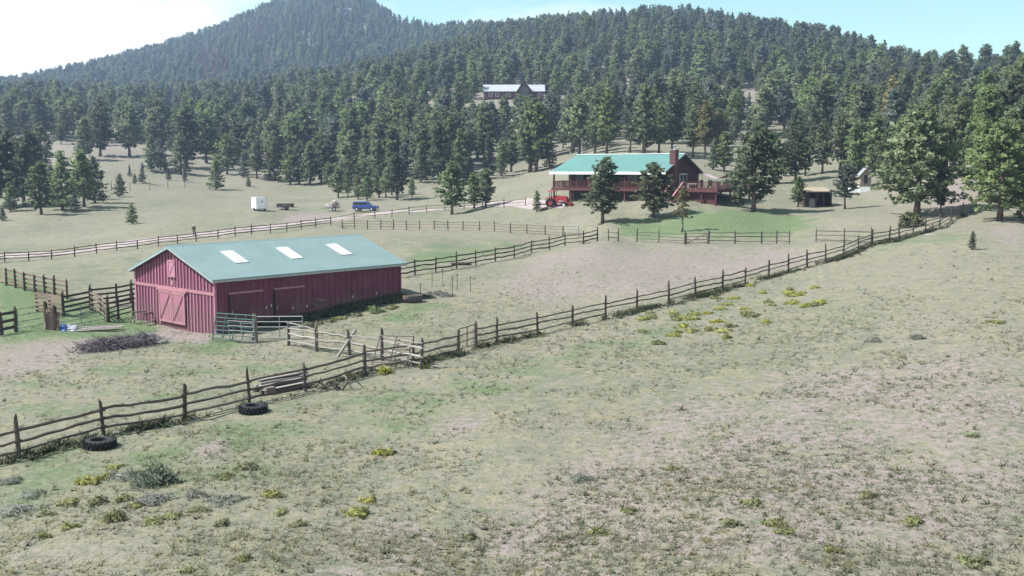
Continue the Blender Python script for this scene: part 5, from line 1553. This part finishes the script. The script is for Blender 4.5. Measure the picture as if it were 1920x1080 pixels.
# the ones that show largest become trees of their own, the rest are one mass
sel.sort(key=lambda s: -s[8])
onscreen = [s for s in sel if -10 < s[5] < 1930]
NIND = 300 - len(USED)
ind = onscreen[:NIND]
ids = set(id(s) for s in ind)
def area(u, v, r):
    if u < 640: return 'pine on the hillside above the meadow', 'pines on the hillside above the meadow'
    if u < 1060: return 'pine on the slope below the grey-roofed hillside house', 'pines below the hillside house'
    if u < 1400: return 'pine on the slope behind the teal-roofed house', 'pines on the slope behind the house'
    return 'pine on the hillside above the sheds', 'pines on the hillside above the sheds'
for s in ind:
    lab, grp = area(s[5], s[6], s[7])
    tree(s[4], Vector((s[0], s[1], s[2] - .1)), s[3], look(s[4], s[3]) + ' ' + lab, grp, random.uniform(1.0, 1.45))
pr = P(396, 143); tree('red', pr, 14, 'rust red dead conifer in the reddish patch on the far mountain', None, 1.2, 'dead_pine')
if 'fir0' not in FIRST: pass
rest = [s for s in sel if id(s) not in ids]
keys = [k for k in TREE if k in FIRST]
rest = [s for s in rest if s[4] in FIRST]

def scatter(name, pts, keys, label):
    """one mass of far trees: the tree shapes set at points by geometry nodes"""
    me = bpy.data.meshes.new(name)
    me.from_pydata([(s[0], s[1], s[2] - .15) for s in pts], [], [])
    r_ = np.random.default_rng(5); k = len(pts)
    a_ = me.attributes.new('kind_id', 'INT', 'POINT'); a_.data.foreach_set('value', np.array([keys.index(s[4]) for s in pts], np.int32))
    sc_ = np.array([s[3] / 10 for s in pts]); wd = r_.uniform(1.05, 1.6, k)
    a_ = me.attributes.new('size', 'FLOAT_VECTOR', 'POINT'); a_.data.foreach_set('vector', np.stack([sc_ * wd, sc_ * wd, sc_], 1).astype(np.float32).ravel())
    a_ = me.attributes.new('turn', 'FLOAT_VECTOR', 'POINT'); a_.data.foreach_set('vector', np.stack([r_.normal(size=k) * .02, r_.normal(size=k) * .02, r_.uniform(0, 6.28, k)], 1).astype(np.float32).ravel())
    o = link(name, me)
    ng = bpy.data.node_groups.new('tree_scatter', 'GeometryNodeTree')
    ng.interface.new_socket('Geometry', in_out='INPUT', socket_type='NodeSocketGeometry')
    ng.interface.new_socket('Geometry', in_out='OUTPUT', socket_type='NodeSocketGeometry')
    gi, go = ng.nodes.new('NodeGroupInput'), ng.nodes.new('NodeGroupOutput')
    jn = ng.nodes.new('GeometryNodeJoinGeometry')
    def attr(nm_, ty):
        x = ng.nodes.new('GeometryNodeInputNamedAttribute'); x.data_type = ty; x.inputs['Name'].default_value = nm_
        return x.outputs['Attribute']
    kid, siz, trn = attr('kind_id', 'INT'), attr('size', 'FLOAT_VECTOR'), attr('turn', 'FLOAT_VECTOR')
    e2r = ng.nodes.new('FunctionNodeEulerToRotation'); ng.links.new(trn, e2r.inputs[0])
    for i, key in enumerate(keys):
        cmp_ = ng.nodes.new('FunctionNodeCompare'); cmp_.data_type = 'INT'; cmp_.operation = 'EQUAL'
        ng.links.new(kid, cmp_.inputs[2]); cmp_.inputs[3].default_value = i
        for part_ in FIRST[key]:
            oi = ng.nodes.new('GeometryNodeObjectInfo'); oi.transform_space = 'ORIGINAL'
            oi.inputs['Object'].default_value = part_; oi.inputs['As Instance'].default_value = True
            ip = ng.nodes.new('GeometryNodeInstanceOnPoints')
            ng.links.new(gi.outputs[0], ip.inputs['Points']); ng.links.new(cmp_.outputs[0], ip.inputs['Selection'])
            ng.links.new(oi.outputs['Geometry'], ip.inputs['Instance']); ng.links.new(e2r.outputs[0], ip.inputs['Rotation']); ng.links.new(siz, ip.inputs['Scale'])
            ng.links.new(ip.outputs[0], jn.inputs[0])
    ng.links.new(jn.outputs[0], go.inputs[0])
    md = o.modifiers.new('scatter', 'NODES'); md.node_group = ng
    return tag(o, label, 'forest', kind='stuff')
scatter('forest', rest, keys, 'dense conifer forest covering the far mountain and ridges')

# rocks on the bald crown of the mountain
for k in range(16):
    r_ = random.Random(900 + k)
    u, v = [(655, 22), (668, 30), (682, 38), (700, 42), (712, 50), (725, 55), (735, 60), (690, 30), (742, 66), (660, 40), (706, 60), (718, 38), (733, 46), (675, 20), (446, 150), (458, 148)][k]
    m_ = MB().lathe([(.02, 0), (.9, .1), (1, .5), (.6, .9), (.02, 1.0)], 8)
    s_ = r_.uniform(4.5, 9) if k < 14 else 4
    m_.v = [(x * s_ * r_.uniform(.7, 1.3), y * s_ * r_.uniform(.7, 1.3), (z - .45) * s_ * .9 * r_.uniform(.8, 1.2)) for x, y, z in m_.v]
    o = m_.build('rock_outcrop', 'rock'); o.location = P(u, v)
    tag(o, 'pale rock outcrop on the thin-treed shoulder of the mountain' if k < 14 else 'small pale rock patch low on the far mountain', 'rock', 'rocks on the mountain shoulder' if k < 14 else 'low rocks on the mountain')

# ------------------------------------------------------------------ shrubs
def shrub_mesh(seed, matn, flat=.7, n_=60, size=(.12, .22), up=.7, nb=8, thin=.22, rad=.5):
    g = np.random.default_rng(seed)
    d = g.normal(size=(n_, 3)); d[:, 2] = np.abs(d[:, 2]); d /= np.linalg.norm(d, axis=1, keepdims=True)
    c = d * (g.uniform(.35, 1, (n_, 1)) ** .5) * rad * (1 + .25 * np.sin(np.arctan2(d[:, 1:2], d[:, 0:1]) * 3 + seed)); c[:, 2] *= flat
    tr, nr = clumps(c, d, g.uniform(*size, n_), nb, g, up, thin)
    tint = np.clip(np.repeat(c[:, 2] / (rad * flat) * .35 + g.random(n_) * .6, nb) + g.normal(size=len(tr)) * .12, 0, 1)
    tr[..., 2] = np.maximum(tr[..., 2], -.06)
    return leaf_mesh('shrub', matn, tr, nr, tint)
SH = {'yellow': [shrub_mesh(i, 'brush_yellow') for i in range(3)], 'olive': [shrub_mesh(10 + i, 'brush_olive') for i in range(3)],
      'sage': [shrub_mesh(20 + i, 'sage', .8, 50, (.14, .28), 1.1, 8, .12) for i in range(2)], 'weed': [shrub_mesh(30 + i, 'weed_green', 1.3, 60, (.16, .32), 1.3, 8, .12) for i in range(2)],
      'tallsage': [shrub_mesh(50 + i, 'sage_dark', 1.7, 60, (.14, .26), 1.6, 9, .10, .38) for i in range(2)],
      'bush': [shrub_mesh(40, 'bush_olive', 1.15, 170, (.10, .17), .5, 9, .28)]}
def shrub(kind, uv, w, h, label, group=None, name='shrub'):
    p = P(*uv); o = link(name, random.choice(SH[kind]), None, p + Vector((0, 0, -.02)), (0, 0, random.uniform(0, 6.28)), (w * random.uniform(.6, .95), w * random.uniform(.6, .95), h * .8))
    return tag(o, label, 'shrub', group)
shrub('bush', (1706, 425), 3.0, 3.1, 'dense rounded olive bush by the long rail fence below the broad pine')
for uv, w, h in (((172, 905), 1.0, .8), ((209, 890), .8, .55), ((215, 878), .7, .5), ((718, 852), 1.0, .7), ((508, 930), 1.0, .6), ((672, 965), 1.15, .8), ((690, 940), .8, .5)):
    shrub('yellow', uv, w, h, 'bright yellow rabbitbrush in the open grass of the near pasture', 'yellow shrubs in the near pasture')
for uv, w, h in (((720, 700), 1.3, 1.2), ((795, 690), 1.0, .7)):
    shrub('yellow', uv, w, h, 'golden rabbitbrush growing at the foot of the split rail fence', 'yellow shrubs at the fence foot')
yl = [(1222, 596), (1262, 588), (1303, 590), (1205, 622), (1270, 624), (1296, 622), (1332, 618), (1362, 634), (1358, 622), (1370, 612), (1408, 537), (1430, 550), (1440, 568), (1482, 550), (1506, 550), (1486, 566), (1436, 605), (1265, 630), (1345, 560), (1378, 560)]
ry_ = random.Random(8)
for _ in range(26):
    f = ry_.random(); yl.append((1200 + 330 * f + ry_.gauss(0, 22), 612 - 62 * f + ry_.gauss(0, 13)))
for i, uv in enumerate(yl):
    shrub('yellow' if i % 3 else 'olive', uv, random.uniform(.8, 1.5), random.uniform(.5, .8), 'low yellow-green rabbitbrush in the patch below the long rail fence', 'yellow-green shrubs below the long fence')
for uv, w, h in (((130, 945), 1.0, .6), ((180, 945), .9, .9), ((232, 938), .8, .6), ((255, 950), .8, .5), ((292, 980), .8, .5), ((325, 970), .8, .6), ((374, 958), .9, .5), ((85, 965), .6, .4), ((130, 990), .7, .5), ((82, 1008), .5, .5), ((216, 975), .9, .9), ((416, 985), .7, .6), ((420, 895), .9, .5), ((525, 962), .7, .5), ((352, 1072), .7, .5), ((455, 1050), .6, .5), ((560, 985), .8, .5), ((1410, 945), 1, .6), ((1455, 985), .8, .6), ((1475, 1000), .7, .5), ((1825, 818), .7, .5), ((1630, 930), .8, .5), ((1710, 980), .9, .6), ((1820, 1055), .9, .5), ((1180, 960), .6, .5), ((1870, 605), 1.2, .5), ((1368, 985), .8, .6), ((462, 878), 1.2, .7), ((1120, 1000), .8, .5), ((1560, 1035), .7, .5), ((880, 1010), .6, .5), ((1260, 880), .7, .4)):
    shrub('olive', uv, w, h, 'small olive-yellow shrub scattered in the near pasture', 'small olive shrubs in the near pasture')
for uv, w, h, lab in (((282, 908), 1.7, 1.3, 'tall grey-green sagebrush beside the yellow rabbitbrush'), ((315, 905), 1.2, 1.0, 'smaller grey-green sagebrush next to the tall sagebrush')):
    shrub('tallsage', uv, w, h, lab, None, 'sagebrush')
for uv in ((232, 895), (60, 930), (365, 930), (290, 940), (30, 960), (420, 940), (1090, 900), (1640, 640), (1720, 635), (20, 905)):
    shrub('sage', uv, random.uniform(.8, 1.5), random.uniform(.5, .8), 'pale silvery sage clump low in the near pasture', 'silvery sage in the near pasture', 'sagebrush')
for uv, w, h in (((640, 598), 1.3, .7), ((575, 614), 1.6, .6), ((600, 608), 1.2, .6), ((668, 592), 1.2, .7), ((704, 585), 1.6, .7), ((734, 578), 1.3, .6), ((620, 604), 1.2, .6)):
    shrub('weed' if w > 1.5 else 'olive', uv, w, h, 'green weed clump against the shaded barn wall', 'weeds along the barn wall', 'weed_clump')
for uv, w, h in (((800, 557), 1.6, .8), ((820, 552), 2.2, .9), ((838, 556), 1.6, .7)):
    shrub('sage', uv, w, h, 'pale dry weed clump inside the ring of steel stakes', 'pale weeds by the stakes', 'weed_clump')

# ------------------------------------------------------------------ grass (one mass)
def grass(name, px_, py_, hh, ww, cols, nb, label, seed):
    g = np.random.default_rng(seed); k = len(px_)
    pz = Z(px_, py_) - .02
    base = np.stack([px_, py_, pz], 1)[:, None, :] + np.concatenate([g.normal(size=(k, nb, 2)) * ww[:, None, None] * .5, np.zeros((k, nb, 1))], -1)
    a_ = g.uniform(0, 6.28, (k, nb)); lean_ = g.uniform(.5, 1.7, (k, nb))
    h = hh[:, None] * g.uniform(.5, 1.1, (k, nb))
    tip = base + np.stack([np.cos(a_) * lean_ * h, np.sin(a_) * lean_ * h, h], -1)
    sd = np.stack([-np.sin(a_ + .6), np.cos(a_ + .6), np.zeros_like(a_)], -1) * (h * .16 + .012)[..., None]
    tr = np.stack([base - sd, base + sd, tip], 2).reshape(-1, 3, 3)
    fn = np.cross(tr[:, 1] - tr[:, 0], tr[:, 2] - tr[:, 0]); fl = fn[:, 2] < 0; tr[fl] = tr[fl][:, ::-1]
    nr = np.stack([np.cos(a_) * .35, np.sin(a_) * .35, np.ones_like(a_)], -1); nr /= np.linalg.norm(nr, axis=-1, keepdims=True)
    nr = np.broadcast_to(nr[:, :, None, :], (k, nb, 3, 3)).reshape(-1, 3, 3)
    me = leaf_mesh(name, 'grass', tr, np.ascontiguousarray(nr), np.ones(len(tr)))
    at = me.attributes.new('gcol', 'FLOAT_COLOR', 'POINT')
    c = np.repeat(cols, nb * 3, 0) * g.uniform(.8, 1.2, (len(cols) * nb, 1)).repeat(3, 0)
    at.data.foreach_set('color', np.concatenate([c, np.ones((len(c), 1))], 1).astype(np.float32).ravel())
    return tag(link(name, me), label, 'grass', kind='stuff')
m = bpy.data.materials.new('grass'); MATS['grass'] = m; m.use_nodes = True; nt = m.node_tree; nt.nodes.clear()
out = nt.nodes.new('ShaderNodeOutputMaterial'); at = nt.nodes.new('ShaderNodeAttribute'); at.attribute_name = 'gcol'
d = nt.nodes.new('ShaderNodeBsdfDiffuse'); t_ = nt.nodes.new('ShaderNodeBsdfTranslucent'); mx = nt.nodes.new('ShaderNodeMixShader'); mx.inputs[0].default_value = .5
nt.links.new(at.outputs['Color'], d.inputs[0]); nt.links.new(at.outputs['Color'], t_.inputs[0]); nt.links.new(d.outputs[0], mx.inputs[1]); nt.links.new(t_.outputs[0], mx.inputs[2]); nt.links.new(mx.outputs[0], out.inputs[0])

def gridval(arr, x, y):
    a, l = polar(x, y)
    ai = np.clip(np.searchsorted(AZ, a) - 1, 0, len(AZ) - 2); li = np.clip(((l - LR[0]) / (LR[1] - LR[0])).astype(int), 0, len(LR) - 2)
    return arr[ai, li]
g = np.random.default_rng(21)
NT = 80000
az_ = g.uniform(-.52, .52, NT); rr_ = np.exp(g.uniform(math.log(17), math.log(120), NT) * .62 + .38 * g.uniform(math.log(25), math.log(75), NT))
gx, gy = rr_ * np.sin(az_), rr_ * np.cos(az_)
lu, ba = gridval(lush, gx, gy), gridval(bare, gx, gy)
keep = g.random(NT) < np.clip(.42 - .25 * ba + 1.1 * vnoise(gx, gy, 2.2, 31) + .9 * vnoise(gx, gy, 9, 35), .03, 1)
def inbarn(x, y):
    b_ = barn_o.location; c_, s_ = math.cos(R(47.5)), math.sin(R(47.5)); dx, dy = x - b_.x, y - b_.y
    lx, ly = dx * c_ + dy * s_, -dx * s_ + dy * c_
    return (lx > -.1) & (lx < 16.5) & (ly > -.05) & (ly < 10.8)
keep &= ~inbarn(gx, gy)
gx, gy, lu, ba, rr_ = gx[keep], gy[keep], lu[keep], ba[keep], rr_[keep]
k = len(gx); pick = g.random(k) + vnoise(gx, gy, 4, 32) * .5
pal = .76 * np.array([(.31, .30, .215), (.24, .26, .185), (.38, .35, .26), (.16, .18, .115), (.30, .27, .14), (.26, .245, .22)])
ci = np.digitize(pick, [.22, .42, .60, .76, .88])
cols = pal[ci] * (1 - lu[:, None] * .75) + np.array([.095, .135, .065]) * lu[:, None] * .75
hh = g.gamma(3.0, .022, k) + .02 + 0 * g.uniform(.04, .11, k) * np.where(g.random(k) < .10, 2.0, 1) * (1 + .3 * lu)
grass('pasture_grass', gx, gy, hh, g.uniform(.05, .14, k), cols, 6, 'short dry tufted grass covering the pasture', 3)
# darker weeds under the fences
def along(px, n_, spread, seed):
    g = np.random.default_rng(seed); pts = [P(*q) for q in px]; X, Y_ = [], []
    seg = np.array([(pts[i + 1] - pts[i]).length for i in range(len(pts) - 1)]); pr_ = seg / seg.sum()
    for i in g.choice(len(seg), n_, p=pr_):
        q = pts[i].lerp(pts[i + 1], g.random()); X.append(q.x + g.normal() * spread); Y_.append(q.y + g.normal() * spread)
    return np.array(X), np.array(Y_)
ax_, ay_ = along(FRONT, 1300, .3, 1); bx_, by_ = along(FRONT2, 2400, .35, 2)
wx, wy = np.concatenate([ax_, bx_]), np.concatenate([ay_, by_])
nzv = vnoise(wx, wy, 3, 41); kp = g.random(len(wx)) < np.clip(.30 + nzv * 1.5, .03, 1); wx, wy = wx[kp], wy[kp]
k = len(wx); cols = np.array([(.085, .10, .055), (.12, .13, .075), (.07, .085, .06), (.16, .16, .10)])[g.integers(4, size=k)]
grass('fence_weeds', wx, wy, g.uniform(.15, .42, k), np.full(k, .14), cols, 8, 'dark unmown weeds along the foot of the split rail fences', 6)
wl_ = P(402, 628); wr_ = P(757, 564)
dx = np.array([wr_.x - wl_.x, wr_.y - wl_.y]); dx /= np.linalg.norm(dx)
k = 900; s_ = g.uniform(3.5, 16.5, k); o_ = np.abs(g.normal(size=k)) * .55 + .15
wx, wy = barn_o.location.x + s_ * math.cos(R(47.5)) + o_ * math.sin(R(47.5)), barn_o.location.y + s_ * math.sin(R(47.5)) - o_ * math.cos(R(47.5))
cols = np.array([(.12, .17, .085), (.20, .22, .14), (.25, .25, .14)])[g.integers(3, size=k)]
grass('barn_weeds', wx, wy, g.uniform(.2, .6, k), np.full(k, .14), cols, 8, 'tall green grass growing along the shaded barn wall', 8)

# ------------------------------------------------------------------ haze: the air between here and the mountain
hz = MB().box(-1250, 1250, -60, 2100, -60, 330).mesh('haze', 'grass')
hz.materials.clear()
m = bpy.data.materials.new('haze'); m.use_nodes = True; nt = m.node_tree; nt.nodes.clear()
out = nt.nodes.new('ShaderNodeOutputMaterial'); pv = nt.nodes.new('ShaderNodeVolumePrincipled')
pv.inputs['Color'].default_value = (.50, .68, 1.0, 1); pv.inputs['Density'].default_value = .00026; pv.inputs['Anisotropy'].default_value = .2
nt.links.new(pv.outputs[0], out.inputs['Volume'])
hz.materials.append(m)
tag(link('haze', hz), 'thin bluish haze filling the air over the valley', 'haze', kind='stuff')
